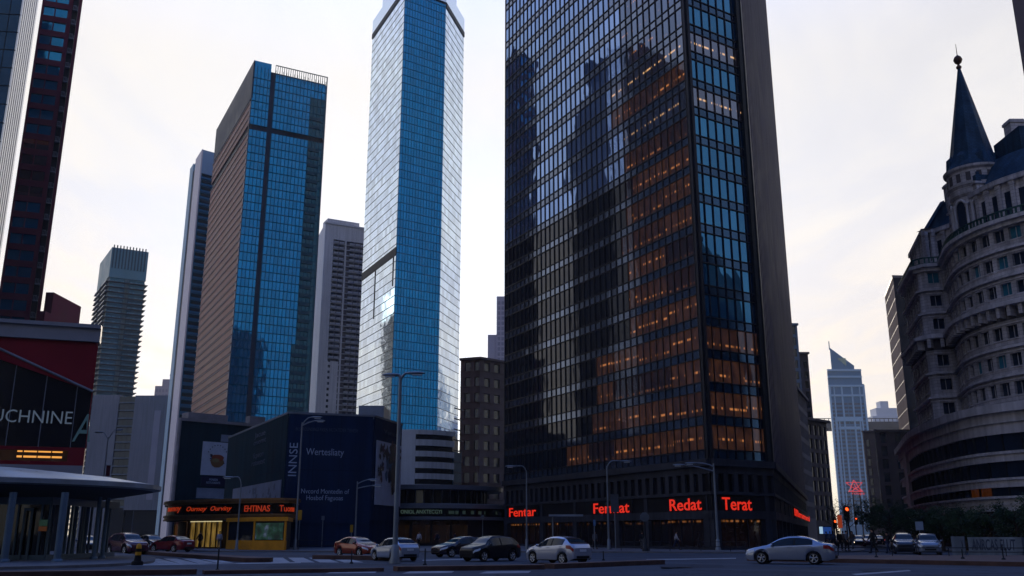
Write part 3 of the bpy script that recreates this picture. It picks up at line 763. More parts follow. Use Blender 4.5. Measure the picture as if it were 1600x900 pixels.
# ------------------------------------------------------------------ left: balcony tower, hazy dome block, pale slab
zt = Zat(385, 560)
a, b, c = P(157,411,Yfor(411,zt)), P(176,385,560), P(232,393,Yfor(393,zt))
FL, FR = Fac(a.xy, b.xy), Fac(b.xy, c.xy)
T = thing('apartment_tower', 'dark slender tower ringed with balconies and a finned crown at the left', 'apartment tower', base=(b.x,b.y,0))
pl = [a.xy,b.xy,c.xy,a.xy+(c.xy-b.xy)]
mb = MB(); mb.prism(offset_poly(pl,-.3), 0, zt-20); ob('wall', mb, surf('teal_wall',(.06,.11,.14),.5,var=.2,scale=.1), T)
fl = MB(); z = 4
qs = []
while z < zt-20:
    fl.prism(offset_poly(pl, 1.5), z, z+.35, bottom=True)
    for F in (FL, FR):
        n = 8 if F is FR else 5
        F.box(fl, .3, F.L*.42, z+.35, z+1.25, .9, 1.3, 1); F.box(fl, F.L*.58, F.L-.3, z+.35, z+1.25, .9, 1.3, 1)
    qs += [(FR, .8, FR.L*.45, z+.4, z+2.9, -.25), (FR, FR.L*.56, FR.L-.5, z+.4, z+2.9, -.25)]
    z += 3.3
ob('balcony', fl, [surf('slab_edge',(.05,.06,.075),.7), surf('balcony_glass',(.06,.14,.19),.25,metal=.3)], T)
window_parts(T, qs, BLUED)
cr_ = MB(); cr_.prism(offset_poly(pl,.2), zt-20, zt-.5); ob('crown', cr_, surf('crown_panel',(.09,.2,.27),.4,metal=.3,var=.1,scale=.1), T)
cr_ = MB()
for F in (FR,):
    s = 1
    while s < F.L: F.box(cr_, s-.35, s+.35, zt-14, zt+1.2, .22, .6); s += 1.9
ob('fin', cr_, surf('crown_fin',(.02,.06,.09),.4), T)

Y = 900
T = thing('office_block', 'faint hazy block with a stepped dome far behind the pale slab building', 'building', base=(Xat(243,Y),Y,0))
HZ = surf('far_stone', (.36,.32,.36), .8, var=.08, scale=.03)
x0, x1 = Xat(219,Y), Xat(267,Y)
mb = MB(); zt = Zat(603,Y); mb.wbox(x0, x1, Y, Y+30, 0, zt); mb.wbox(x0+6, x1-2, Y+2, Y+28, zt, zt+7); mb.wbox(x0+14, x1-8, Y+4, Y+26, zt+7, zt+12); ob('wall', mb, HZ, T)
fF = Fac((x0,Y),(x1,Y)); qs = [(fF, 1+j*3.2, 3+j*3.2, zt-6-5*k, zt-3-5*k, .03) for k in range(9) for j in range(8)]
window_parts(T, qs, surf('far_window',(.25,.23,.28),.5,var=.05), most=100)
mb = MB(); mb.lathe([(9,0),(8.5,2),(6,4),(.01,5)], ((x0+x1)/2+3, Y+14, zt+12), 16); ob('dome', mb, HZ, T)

Y = 470
a, b = XY(120,Y), XY(270,Y); F = Fac(a,b)
T = thing('office_building', 'pale lavender slab building with one dark strip of windows behind the red theatre', 'building', base=(a.x,Y,0))
zt = F.at(200,617)[1]; zb = F.at(230,797)[1]
LAV = surf('lavender_concrete', (.20,.215,.26), .8, streaks=.18, var=.06, scale=.06)
sA, sB = F.at(178,700)[0], F.at(203,700)[0]
mb = MB(); F.box(mb, 0, sA, 0, zt, -25, 0); F.box(mb, sB, F.L, zb, zt-.3, -25, .02); F.box(mb, sA, sB, 0, zt-1, -25, -.9, 1)
sC = F.at(236,700)[0]; F.box(mb, sC, sC+3.2, zb+5, zt-8, .03, .09, 2)
F.box(mb, sB, F.L, 0, zb, -25, -3, 1)
ob('wall', mb, [LAV, DARKM, surf('lavender_shadow_strip',(.3,.3,.38),.8,var=.06,scale=.1)], T)
qs = []; fr = MB(); z = zb+1
while z < zt-3.5:
    for j in range(3):
        w_ = (sB-sA)/3; qs.append((F, sA+j*w_+.2, sA+(j+1)*w_-.2, z+1.0, z+3.7, -.85))
    F.box(fr, sA, sB, z+.1, z+.8, -.9, -.05); z += 4.0
window_parts(T, qs, glass('slab_window',(.02,.04,.05),ior=1.6,rough=.08,wob=.01)); ob('floor_ledge', fr, surf('ledge',(.16,.19,.22),.7), T)

# ------------------------------------------------------------------ left edge: maroon tower, blue tower with white fins, theatre
Y = 200
a, b = P(22,300,Y), P(88,300,203); F = Fac((a.x,200),(b.x,203))
T = thing('apartment_tower', 'maroon tower with bands of dark windows and a slot of small balconies', 'apartment tower', base=(a.x,200,0))
MAR = surf('maroon_wall', (.11,.025,.042), .7, var=.2, scale=.15)
zt = 148
q0_, q1_ = F.o, F.o+F.u*F.L; mb = MB(); mb.prism(offset_poly([tuple(q0_),tuple(q1_),tuple(q1_*1.12),tuple(q0_*1.12)], -.7), 0, zt); ob('core', mb, DARKM, T)
s1, s2 = F.at(73,300)[0], F.at(83,300)[0]
mb = MB(); qs = []; ba = MB(); z = 2.0; i = 0
GLW = glass('maroon_tower_window', (.02,.22,.42), metal=.8, ior=1.6, rough=.06, wob=.012, wave=.006)
GLWL = glass('maroon_tower_lit_window', (.01,.02,.03), ior=1.6, rough=.08, wob=.01, lit=(1,.25,.14,.012), lit_frac=.4, streak=12)
while z < zt-3.4:
    F.box(mb, 0, s1, z, z+1.45, -.5, 0)
    F.box(mb, 0, .5, z+1.45, z+3.9, -.5, 0); F.box(mb, s1-.9, s1, z+1.45, z+3.9, -.5, 0)
    m = GLWL if i in (19,20,21,22) else GLW
    qs.append((F, .5, (s1-.9)*.5, z+1.45, z+3.9, -.35, m)); qs.append((F, (s1-.9)*.5+.2, s1-.9, z+1.45, z+3.9, -.35, m))
    F.box(mb, (s1-.9)*.5, (s1-.9)*.5+.2, z+1.45, z+3.9, -.5, -.05)
    F.box(ba, s1+.2, s2-.1, z, z+.25, -.4, .3)
    for j in range(4): F.box(ba, s1+.25+j*.3, s1+.35+j*.3, z+.25, z+1.2, .1, .2)
    F.box(ba, s1+.2, s2-.4, z+1.2, z+1.35, .05, .25)
    z += 3.9; i += 1
F.box(mb, s2, F.L, 0, zt, -.5, .1)
ob('wall', mb, MAR, T); window_parts(T, qs, GLW); ob('balcony', ba, surf('balcony_grey',(.16,.17,.2),.6), T)
mb = MB(); mb.wbox(b.x-.8, b.x+1.0, 206, 220, 0, Zat(455,205)); ob('annex', mb, MAR, T)
mb = MB(); mb.wbox(Xat(40,190), Xat(74,190,Zat(485,190)), 186, 190, 0, Zat(486,186)); ob('annex', mb, MAR, T)

a = P(34,15,157).xy
T = thing('office_tower', 'blue glass tower with a bright white ribbed flank at the far left edge', 'skyscraper', base=(a.x,a.y,0))
b = Vector((a.x-.4, a.y+5.6))
Ff = Fac((a.x-60,a.y-6), (a.x,a.y)); Fs = Fac(a, b); zt = 126
mb = MB(); mb.prism([(a.x-60,a.y-6),(a.x-.3,a.y+.1),(b.x-.4,b.y),(a.x-30,a.y+36),(a.x-60,a.y+36)], 0, zt); ob('wall', mb, NAVY, T)
mb = MB(); mb.prism([(a.x-40,a.y-2),(a.x-14,a.y+.4),(a.x-14,a.y+20),(a.x-40,a.y+20)], zt-.1, zt+9); ob('roof_plant', mb, NAVY, T)
qs = [(Ff, 0, Ff.L-.2, z, z+3.7, .06) for z in [4+3.75*k for k in range(32)]]
window_parts(T, qs, glass('deep_blue_glass',(.008,.05,.11),metal=.6,ior=1.6,rough=.05,wob=.008))
fr = MB()
for k in range(33): Ff.box(fr, 0, Ff.L-.1, 3.9+3.75*k, 4.05+3.75*k, .0, .15)
s = 1.0
while s < Ff.L: Ff.box(fr, s-.06, s+.06, 4, zt-1, .0, .12); s += 2.6
ob('mullion', fr, DARKM, T)
WFIN = surf('white_metal_fin', (.8,.8,.78), .3, metal=.9, var=.06, scale=.1)
mb = MB(); Fs.box(mb, 0, Fs.L, 0, zt+2, -.3, .15, 0)
s = .4
while s < Fs.L: Fs.box(mb, s-.07, s+.07, 0, zt+2, .15, .22, 1); s += .75
ob('ribbed_flank', mb, [WFIN, surf('fin_joint',(.4,.38,.38),.4,metal=.7)], T)
# ------------------------------------------------------------------ red theatre at the left
Pr = P(155,515,85).xy; F = Fac((Xat(-160,80.6),80.6), (Pr.x,85))
zt = F.at(155,515)[1]
T = thing('theatre', 'red theatre front with a huge dark glass screen under a grey cornice at the left', 'theatre', base=(Pr.x,85,0))
REDW = surf('dark_red_panel', (.16,.010,.02), .55, var=.2, scale=.2)
mb = MB(); mb.prism(offset_poly([tuple(F.o), (Pr.x,Pr.y), (Pr.x*1.42,Pr.y+35), (F.o.x-10,F.o.y+40)], -.6), 0, zt-.3); ob('core', mb, DARKM, T)
z_bot = F.at(137,728)[1]; zs = F.at(143,700)[1]
mb = MB()
a_l, z_l = F.at(0,545); a_r, z_r = F.at(145,612)
sl = (z_l-z_r)/(a_r-a_l)
top = lambda a: z_r + (a_r-a)*sl
zc = zt-1.25
# red panel above the raked screen
for a0, a1 in ((0,a_r),(a_r,F.L)):
    b0 = top(a0) if a1 == a_r else zs; b1 = top(a1) if a1 == a_r else zs
    b0 = min(b0, zc-.2)
    mb.face([F.pt(a0,b0,0),F.pt(a1,b1,0),F.pt(a1,zc,0),F.pt(a0,zc,0)])
    mb.face([F.pt(a0,b0,-.6),F.pt(a1,b1,-.6),F.pt(a1,b1,0),F.pt(a0,b0,0)][::-1])
a_w = F.at(107,700)[0]
F.box(mb, a_w, F.L, z_bot, zs, -.6, .0); F.box(mb, 0, a_w, z_bot, z_bot+.35, -.6, 0); F.box(mb, 0, a_w, zs-.3, zs, -.6, .0)
ob('red_wall', mb, REDW, T)
mb = MB(); F.box(mb, 0, F.L+.2, zc, zt, -.8, .35); F.box(mb, 0, F.L+.2, zt, zt+.35, -.8, .6)
ob('cornice', mb, surf('grey_cornice',(.2,.21,.25),.6,var=.12,scale=.3), T)
mb = MB(); F.box(mb, 0, F.L, z_bot-3.2, z_bot, -.6, .1); ob('lower_band', mb, bpy.data.materials['grey_cornice'], T)
mb = MB(); mb.face([F.pt(0,zs,-.3),F.pt(a_r,zs,-.3),F.pt(a_r,z_r,-.3),F.pt(0,top(0),-.3)], 0, [(0,0),(8,0),(8,3),(0,3)])
scr = ob('screen', mb, glass('black_screen_glass',(.006,.008,.013),ior=1.45,rough=.1,wob=.004), T)
mb = MB(); d = Vector((a_r-0, 0)); 
mb.tube([F.pt(0,top(0),.06),F.pt(a_r,z_r,.06)], .13, 6)
for px in (14,65,115): a_, _ = F.at(px,650); F.box(mb, a_-.03, a_+.03, zs, top(a_)-.1, -.32, -.22)
ob('screen_frame', mb, surf('frame_grey',(.16,.18,.22),.5,metal=.3), T)
SGN = glow('dim_white_sign', (.30,.42,.62), .16)
t2 = thing('theatre_sign', 'pale lettering reading UCHNINE across the dark glass of the red theatre', 'sign', base=F.pt((F.at(0,640)[0]+F.at(112,655)[0])/2, 12, .0))
a0, z0 = F.at(-14,660); a1, z1 = F.at(111,666)
text('lettering', 'UCHNINE', F, a0, a1, z0+.1, F.at(50,643)[1]+.15, -.22, SGN, t2, bold=-.004)
t2 = thing('theatre_sign', 'single large blue letter A at the right end of the dark theatre glass', 'sign', base=F.pt(F.at(128,670)[0], 12, .0))
text('lettering', 'A', F, F.at(114,670)[0], F.at(142,670)[0], F.at(128,690)[1], F.at(128,646)[1], -.22, glow('dim_blue_sign',(.10,.26,.40),.10), t2, shear=.25)
LW = glass('foyer_glass',(.03,.02,.015),ior=1.45,rough=.1,wob=.004,lit=(1,.38,.1,.008),lit_frac=.9)
mb = MB(); F.pane(mb, 0, a_w, z_bot+.35, zs-.3, -.25, 2, 1.5); ob('window', mb, LW, T)
LAMPS = glow('foyer_lamp',(1,.42,.08),.85)
for zz, e in ((F.at(60,705.3)[1],.065),(F.at(60,713.5)[1],.085)):
    for p0, p1 in ((26,34),(36.5,57),(59,79),(81,97)):
        mb = MB(); F.box(mb, F.at(p0,708)[0], F.at(p1,708)[0], zz-e, zz+e, -.24, -.2); ob('light_bar', mb, LAMPS, T)

# ------------------------------------------------------------------ glass canopy pavilion
cx, cy, rx, ry = -40.0, 58.0, 17.7, 11.4
T = thing('canopy_pavilion', 'domed metal canopy on slender steel columns with a glazed station entrance below', 'pavilion', base=(cx,cy,.13))
mb = MB(); rows = []
for t, z in ((.0,5.75),(.3,5.68),(.6,5.4),(.85,4.95),(1.0,4.52)):
    rows.append([(cx+rx*max(t,.01)*math.cos(2*math.pi*k/56), cy+ry*max(t,.01)*math.sin(2*math.pi*k/56), z) for k in range(56)])
mb.grid(rows[::-1], 0, close_u=True)
r2 = [[(cx+rx*q*math.cos(2*math.pi*k/56), cy+ry*q*math.sin(2*math.pi*k/56), z) for k in range(56)] for q, z in ((1.0,4.515),(1.012,4.48),(1.012,4.22),(.985,4.15),(.80,3.62),(.05,3.55))]
mb.grid(r2[:4][::-1], 1, close_u=True, smooth=False); mb.grid(r2[3:][::-1], 2, close_u=True)
ob('roof', mb, [surf('canopy_zinc',(.30,.36,.42),.35,metal=.7,var=.1,scale=.4), surf('canopy_edge',(.2,.23,.27),.5,metal=.3), surf('canopy_soffit',(.06,.065,.075),.7)], T)
COLM = surf('canopy_column', (.09,.14,.2), .45, metal=.3, var=.12, scale=1)
def pcol(x, y, r=.17, z=3.7):
    m = MB(); m.tube([(x,y,.13),(x,y,z)], r, 10); m.lathe([(r+.1,0),(r+.1,.12),(r+.01,.16)], (x,y,.13), 10); ob('column', m, COLM, T)
for px, py, Y in ((12,0,50.5),(94,0,50.5),(150,0,56.5),(163,0,58.0),(133,0,61),(115,0,60),(78,0,62),(45,0,60),(-30,0,51),(128,0,65),(102,0,66)): pcol(Xat(px,Y), Y, .19 if px in (12,94) else .13)
# glazed box under it
x0, x1, y0, y1 = Xat(-60,54), Xat(86,55.5), 54.6, 64
Fg = Fac((x0,y0),(x1,y0)); Fe = Fac((x1,y0),(x1,y1))
mb = MB()
for F in (Fg, Fe):
    F.box(mb, 0, F.L, 3.2, 3.62, -.1, .06+.002*(F is Fe)); F.box(mb, 0, F.L, .13, .4, -.1, .05+.002*(F is Fe))
    s = 0.05
    while s < F.L: F.box(mb, s-.05, s+.05, .4, 3.2, -.08, .05); s += 1.35
ob('frame', mb, COLM, T)
for F in (Fg,):
    mb = MB(); F.pane(mb, .0, F.L, .4, 3.2, -.04, 1.35, 2.8)
    ob('glazing', mb, glass('pavilion_glass',(.008,.011,.016),ior=1.5,rough=.04,wob=.004), T)
# door leaf standing proud and two notices
s0, s1 = Fg.at(33,850)[0], Fg.at(44,850)[0]
mb = MB(); Fg.box(mb, s0, s0+.1, .15, 3.0, .08, .16); Fg.box(mb, s1, s1+.12, .15, 3.0, .08, .16); Fg.box(mb, s0+.1, s1, 2.86, 3.0, .08, .155); ob('door', mb, COLM, T)
a0, z0 = Fg.at(62,822); a1, z1 = Fg.at(76,812)
t2 = thing('notice_panel', 'small green and orange notice lit on the dark glass under the canopy', 'notice', base=Fg.pt((a0+a1)/2, z0, .1))
mb = MB(); Fg.box(mb, a0, a1, z0, z1, .07, .11); ob('panel', mb, glow('green_notice',(.06,.16,.12),.12), t2)
mb = MB(); Fg.box(mb, a0, a1, z0-.28, z0-.02, .07, .112); ob('lower_panel', mb, glow('orange_notice',(.5,.16,.04),.07), t2)

# ------------------------------------------------------------------ building wrapped in dark blue hoardings
NB = surf('navy_hoarding', (.009,.023,.066), .85, streaks=.25, var=.18, scale=.15)
NG = surf('dark_green_hoarding', (.011,.03,.046), .9, streaks=.25, var=.2, scale=.15)
PRINT = surf('pale_print', (.30,.38,.52), .6, var=.1, scale=1)
PRINTD = surf('faint_print', (.05,.075,.13), .6, var=.1, scale=1)
p1 = P(452,650,110); zt = p1.z
p0, p2, p3 = P(358,688,Yfor(688,zt)), P(584,655,Yfor(655,zt)), P(627,668,Yfor(668,zt))
FA, FB, FC = Fac(p0.xy,p1.xy), Fac(p1.xy,p2.xy), Fac(p2.xy,p3.xy)
T = thing('hoarding_building', 'low corner building wrapped in navy hoardings with faint white lettering', 'building', base=(p1.x,p1.y,0))
mb = MB(); mb.prism([tuple(p1.xy),tuple(p2.xy),tuple(p3.xy),(p3.x-2,p3.y+16),(p0.x+3,p0.y+2),tuple(p0.xy)], 0, zt); ob('wall', mb, NB, T)
mb = MB(); zb = FA.at(448,800)[1]
for F in (FA,FB,FC):
    F.box(mb, .1, F.L-.1, 3.2 if F is not FB else 2.8, zt+.25, .01, .14, 1 if F is FA else 0); F.box(mb, 0, F.L, zt+.25, zt+.5, -.3, .2, 2)
ob('hoarding', mb, [NB, NG, surf('coping',(.14,.16,.2),.6)], T)
mb = MB(); F = FB
a0, z0 = F.at(560,656)[0], zt+.5
PLG = surf('plant_grey',(.18,.21,.26),.6); mb.wbox(Xat(556,122), Xat(596,122), 120, 126, zt, zt+2.6); ob('roof_plant', mb, PLG, T)
mb = MB(); mb.wbox(Xat(500,125), Xat(515,125), 122, 126, zt, zt+1.2); ob('roof_plant', mb, PLG, T)
JNT = surf('panel_seam',(.004,.009,.028),.8)
for F in (FA,FB):
    s = 3.1
    while s < F.L-1:
        mb = MB(); F.box(mb, s-.03, s+.03, 3.2, zt+.2, .139, .146); ob('panel_seam', mb, JNT, T); s += 3.1
    mb = MB(); F.box(mb, .15, F.L-.15, 8.9, 8.96, .139, .147); ob('panel_seam', mb, JNT, T)
def lay(s, F, px0, px1, pyt, pyb, mat, label, vert=False, d=.145, cat='sign', **k):
    a0, a1 = F.at(px0,(pyt+pyb)/2)[0], F.at(px1,(pyt+pyb)/2)[0]
    pm = (px0+px1)/2; z1, z0 = F.at(pm,pyt)[1], F.at(pm,pyb)[1]
    t2 = thing('hoarding_sign', label, cat, 'printed words on the navy hoardings', base=F.pt((a0+a1)/2, z0, d))
    (vtext if vert else text)('lettering', s, F, a0, a1, z0, z1, d, mat, t2, **k)
lay('INNSE', FB, 451, 464, 692, 744, PRINT, 'white lettering reading INNSE turned on end beside the lamp post on the navy hoarding', vert=True)
lay('Wertesliaty', FB, 478, 537, 701, 715, PRINT, 'white word Wertesliaty alone in the middle of the navy hoarding')
lay('Nvcord Montedin of\nHosbof Faguoas', FB, 470, 545, 764, 784, PRINT, 'two lines of small white lettering low on the navy hoarding')
lay('IN SOROUNDINGS PASEN INCOATEDIER TEENESH', FB, 462, 559, 669, 674.5, PRINTD, 'very faint line of small print along the top of the navy hoarding')
lay('Venesy', FC, 598, 622, 674, 683, PRINTD, 'faint word Venesy above the large picture poster')
lay('Jacue\nosemt', FA, 399, 418, 674, 693, PRINTD, 'upper faint pair of words on the receding green hoarding')
lay('fcpeon\nrotueest', FA, 396, 416, 706, 726, PRINTD, 'lower faint pair of words on the receding green hoarding')
def poster(F, px0, px1, pyt, pyb, label, name='poster', d=.2, mat=None):
    a0, a1 = F.at(px0,(pyt+pyb)/2)[0], F.at(px1,(pyt+pyb)/2)[0]
    z1, z0 = F.at((px0+px1)/2,pyt)[1], F.at((px0+px1)/2,pyb)[1]
    t2 = thing(name, label, 'poster', base=F.pt((a0+a1)/2, z0, d))
    mb = MB(); F.box(mb, a0, a1, z0, z1, d-.05, d+.03); ob('panel', mb, mat or WHITEP, t2)
    return t2, a0, a1, z0, z1
def blot(mb, F, a, z, r, d, rr, sq=1.0, n=14, m=0):
    pts = [F.pt(a + r*math.cos(2*math.pi*k/n)*(1+rr*R.uniform(-1,1)), z + sq*r*math.sin(2*math.pi*k/n)*(1+rr*R.uniform(-1,1)), d) for k in range(n)]
    mb.face(pts, m)
INK = [surf('ink_dark',(.03,.03,.045),.6), surf('ink_plum',(.09,.045,.07),.6), surf('ink_blue',(.04,.09,.17),.6), surf('ink_amber',(.2,.11,.05),.6), surf('ink_orange',(.24,.06,.03),.6), surf('ink_yellow',(.22,.18,.08),.6)]
t2, a0, a1, z0, z1 = poster(FC, 584.5, 624, 692, 790, 'large pale poster with dark splashed figure shapes on the hoarding end')
mb = MB(); w_ = a1-a0; h_ = z1-z0; D = .236
for k in range(70):
    q = R.random(); cx_ = a0 + w_*(.68+.22*R.gauss(0,1)*.6); cz_ = z1 - h_*(.06+.5*q)
    if a0+.15 < cx_ < a1-.25: blot(mb, FC, cx_, cz_, w_*R.uniform(.02,.08), D+.0012*k, .5, 1.3, m=R.choice((0,0,1,2)))
for k in range(24):
    cz_ = z1-h_*(.05+.55*R.random()); blot(mb, FC, a0+w_*(.18+.06*R.gauss(0,1)), cz_, w_*R.uniform(.01,.04), D+.1+.0012*k, .5, 1.5, m=R.choice((0,1)))
for k in range(10): blot(mb, FC, a0+w_*(.72-.01*k), z1-h_*(.45+.035*k), w_*(.16-.012*k), D+.14+.0012*k, .2, 1.2, m=0)
ob('print', mb, INK, t2)
# left part of the wrapped block, farther back
q0 = P(281,656,150); zt2 = q0.z; q1 = P(470,672,Yfor(672,zt2)); FD = Fac(q0.xy,q1.xy)
T = thing('hoarding_building', 'dark green wrapped block with pale edging behind the illuminated marquee', 'building', base=(q0.x,q0.y,0))
mb = MB(); e_ = Vector((q0.x-1.2, q0.y+9)); mb.prism([tuple(q0.xy),tuple(q1.xy),(q1.x,q1.y+20),(e_.x,e_.y+14),tuple(e_)], 0, zt2); ob('wall', mb, NG, T)
mb = MB(); FD.box(mb, 0, FD.L, zt2-.1, zt2+.35, -.3, .25); mb.tube([FD.pt(0,.2,.1),FD.pt(0,zt2,.1)], .3, 8); FD.box(mb, 2, 9, zt2+.35, zt2+1.6, -4, -1.5); FD.box(mb, 13, 16, zt2+.35, zt2+1.9, -3, -1.5)
Fz = Fac(e_, q0.xy); Fz.box(mb, 0, Fz.L, zt2-.1, zt2+.35, -.3, .25)
ob('coping', mb, surf('pale_edging',(.22,.21,.23),.6), T)
t2, a0, a1, z0, z1 = poster(FD, 314, 357, 691, 743, 'white poster with an orange and brown round splash above a dark caption', d=.25)
mb = MB(); w_ = a1-a0; h_ = z1-z0; D = .29
for k in range(26):
    an = R.uniform(0,6.28); rr_ = w_*R.uniform(.1,.28); mb = MB(); blot(mb, FD, a0+w_*.55+rr_*math.cos(an), z0+h_*.47+rr_*.8*math.sin(an), w_*R.uniform(.02,.07), D+.001*k, .4, m=R.choice((2,2,0,3))); ob('print', mb, INK, t2)
mb = MB(); blot(mb, FD, a0+w_*.56, z0+h_*.42, w_*.24, D+.04, .06, .85, 20, m=3); blot(mb, FD, a0+w_*.56, z0+h_*.53, w_*.22, D+.045, .12, .5, 20, m=4); blot(mb, FD, a0+w_*.5, z0+h_*.45, w_*.14, D+.05, .1, .5, 18, m=5); ob('print', mb, INK, t2)
for k in range(9): an = .5+.28*k; mb = MB(); blot(mb, FD, a0+w_*(.55+.36*math.cos(an)), z0+h_*(.55+.36*math.sin(an)), w_*.02, D+.055+.001*k, .4, m=0); ob('print', mb, INK, t2)
t2, a0, a1, z0, z1 = poster(FD, 313, 351, 745, 760, 'dark caption panel with two white lines below the splash poster', d=.25, mat=surf('caption_dark',(.02,.02,.05),.6))
text('lettering', 'PONISEN\nRESTUORENTE', FD, a0+.9, a1-.9, z0+.4, z1-.3, .285, PRINT, t2)
t2, *_ = poster(FD, 345, 372, 680, 691, 'plain pale sheet sticking out above the splash poster', d=.12, mat=surf('dull_sheet',(.2,.24,.32),.6))
t2, *_ = poster(FD, 306, 358, 763, 779, 'long pale banner low on the green hoarding left of the lamp post', d=.2, mat=surf('dull_sheet2',(.2,.24,.32),.6))
t2, a0, a1, z0, z1 = poster(FA, 366, 441, 757, 792, 'slanting pale banner with smudged grey shapes under the receding hoarding', d=.22, mat=surf('dull_sheet3',(.17,.2,.28),.6))
mb = MB()
for k in range(12): blot(mb, FA, a0+(a1-a0)*R.uniform(.3,.95), z0+(z1-z0)*R.uniform(.2,.8), .5*R.uniform(.4,1.2), .256+.001*k, .5, m=R.choice((0,2,1)))
ob('print', mb, [surf('smudge',(.1,.12,.17),.6)]*3, t2)

# ------------------------------------------------------------------ marquee with amber letters, lit foyer, kiosk
mp = [XY(258,113), XY(262,107.5), XY(285,104), XY(330,101), XY(395,98.5), XY(430,97.8), XY(449,98.3), XY(458,100.5), XY(460,105)]
def smooth_poly(pts, sub=4):
    out = []
    for i in range(len(pts)-1):
        p0_, p1_, p2_, p3_ = pts[max(i-1,0)], pts[i], pts[i+1], pts[min(i+2,len(pts)-1)]
        for k in range(sub):
            t = k/sub; out.append(.5*((2*p1_)+(p2_-p0_)*t+(2*p0_-5*p1_+4*p2_-p3_)*t*t+(3*p1_-p0_-3*p2_+p3_)*t**3))
    out.append(pts[-1]); return out
ms = smooth_poly([Vector(p) for p in mp])
zz = lambda py, Y=99: Zat(py,Y)
z_t, z_a, z_b, z_0 = zz(780.5), zz(786.5), zz(804), zz(810.5)
T = thing('marquee_building', 'low corner shop under a curved gold edged marquee with amber letters', 'shop', base=(ms[12].x,ms[12].y,.13))
GOLD = surf('gold_trim', (.22,.12,.05), .5, metal=.2, var=.2, scale=1)
mb = MB(); core = [tuple(p) for p in ms]+[(ms[-1].x-1,ms[-1].y+6),(ms[0].x,ms[0].y+7)]
mb.prism(core, z_0-.15, z_t-.1, bottom=True); ob('ceiling', mb, surf('marquee_black',(.012,.01,.01),.6), T)
mb = MB(); mb.strip(ms, z_a, z_t, -.2, .35); mb.strip(ms, z_t-.12, z_t+.1, -.2, .5); ob('gold_cornice', mb, GOLD, T)
mb = MB(); mb.strip(ms, z_0, z_b, -.2, .3); mb.strip(ms, z_b-.12, z_b+.06, -.2, .42); mb.strip(ms, z_0-.08, z_0+.06, -.2, .4); ob('gold_cornice', mb, GOLD, T)
mb = MB(); mb.strip(ms, z_b+.06, z_a, -.2, .12); ob('sign_band', mb, surf('sign_band_black',(.01,.006,.006),.4), T)
class Arc:
    """Wall that follows a plan curve: s is the distance along it."""
    def __init__(s, pts):
        s.p = [Vector(q) for q in pts]; s.n = [Vector(q) for q in plan_normals(pts)]
        s.c = [0]
        for i in range(len(s.p)-1): s.c.append(s.c[-1]+(s.p[i+1]-s.p[i]).length)
        s.L = s.c[-1]
    def loc(s, a):
        a = min(max(a,0),s.L-1e-6)
        for i in range(len(s.c)-1):
            if s.c[i+1] >= a: break
        t = (a-s.c[i])/(s.c[i+1]-s.c[i])
        return s.p[i].lerp(s.p[i+1],t), s.n[i].lerp(s.n[i+1],t).normalized()
    def pt(s, a, z, d=0.):
        q, n = s.loc(a); q = q+n*d; return (q.x,q.y,z)
    def px(s, px):           # distance along at which the sight line px (at eye level) meets it
        best = None
        for k in range(400):
            a = s.L*k/399; q, n = s.loc(a)
            if n.dot(q) > .2*q.length: continue
            e = abs(800+FPX*q.x/(q.y*CP)-px)
            if best is None or e < best[0]: best = (e, a)
        return best[1]
AM = Arc(ms)
def msign(s, p0, p1, label, **k):
    a0, a1 = AM.px(p0), AM.px(p1)
    t2 = thing('marquee_sign', label, 'sign', 'amber words on the gold marquee', base=AM.pt((a0+a1)/2, z_b, .2))
    text('lettering', s, AM, a0, a1, z_b+.28, z_a-.22, .13, AMBER, t2, **k)
msign('Ourney', 290, 322, 'amber slanting word Ourney on the marquee over the parked red sedan', shear=.3, bold=.01)
msign('Ourviny', 327, 361, 'amber slanting word Ourviny in the middle of the marquee', shear=.3, bold=.01)
msign('EHTINAS', 380, 420, 'amber capitals EHTINAS on the marquee above the yellow kiosk', bold=.01)
msign('Tuomas', 434, 455, 'amber word Tuomas on the curved right end of the marquee', bold=.01)
msign('mumny', 261, 281, 'dim amber word mumny on the far left bend of the marquee', shear=.2)
# shop front under it
fi = [p - Vector(n)*1.3 for p, n in zip(ms, plan_normals(ms))]
AF = Arc(fi)
mb = MB(); mb.prism([tuple(p) for p in fi]+[(fi[-1].x-2,fi[-1].y+5),(fi[0].x,fi[0].y+5)], .13, z_0-.2); ob('wall', mb, surf('dark_brown_front',(.03,.022,.018),.6), T)
def front(p0, p1, z0_, z1_, mat, name, d=.04):
    a0, a1 = AF.px(p0), AF.px(p1); F = Fac(Vector(AF.pt(a0,0,d)[:2]), Vector(AF.pt(a1,0,d)[:2]))
    mb = MB(); F.pane(mb, 0, F.L, z0_, z1_, .0, 1.0, z1_-z0_); ob(name, mb, mat, T); return F
WARM = glass('warm_foyer_glass',(.02,.014,.008),ior=1.5,rough=.05,wob=.004,lit=(1,.62,.14,.13),lit_frac=.85,room=2.3)
WARMD = glass('dim_foyer_glass',(.02,.014,.008),ior=1.5,rough=.05,wob=.004,lit=(1,.42,.08,.05),lit_frac=.5)
F1_ = front(268, 297, .4, 3.1, WARMD, 'shop_window', .30); F2_ = front(303, 352, .25, 3.25, WARM, 'shop_window', .45)
mb = MB(); F2_.box(mb, .1, F2_.L, 2.86, 2.95, .12, .2); ob('strip_lamp', mb, glow('foyer_tube',(1,.88,.5),.5), T)
BRASS = surf('brass_frame',(.09,.05,.015),.4,metal=.4)
for F in (F1_, F2_):
    n = 3 if F is F1_ else 6
    for j in range(n+1): mb = MB(); F.box(mb, F.L*j/n-.05, F.L*j/n+.05, .2, 3.12, .0, .12); ob('shop_frame', mb, BRASS, T)
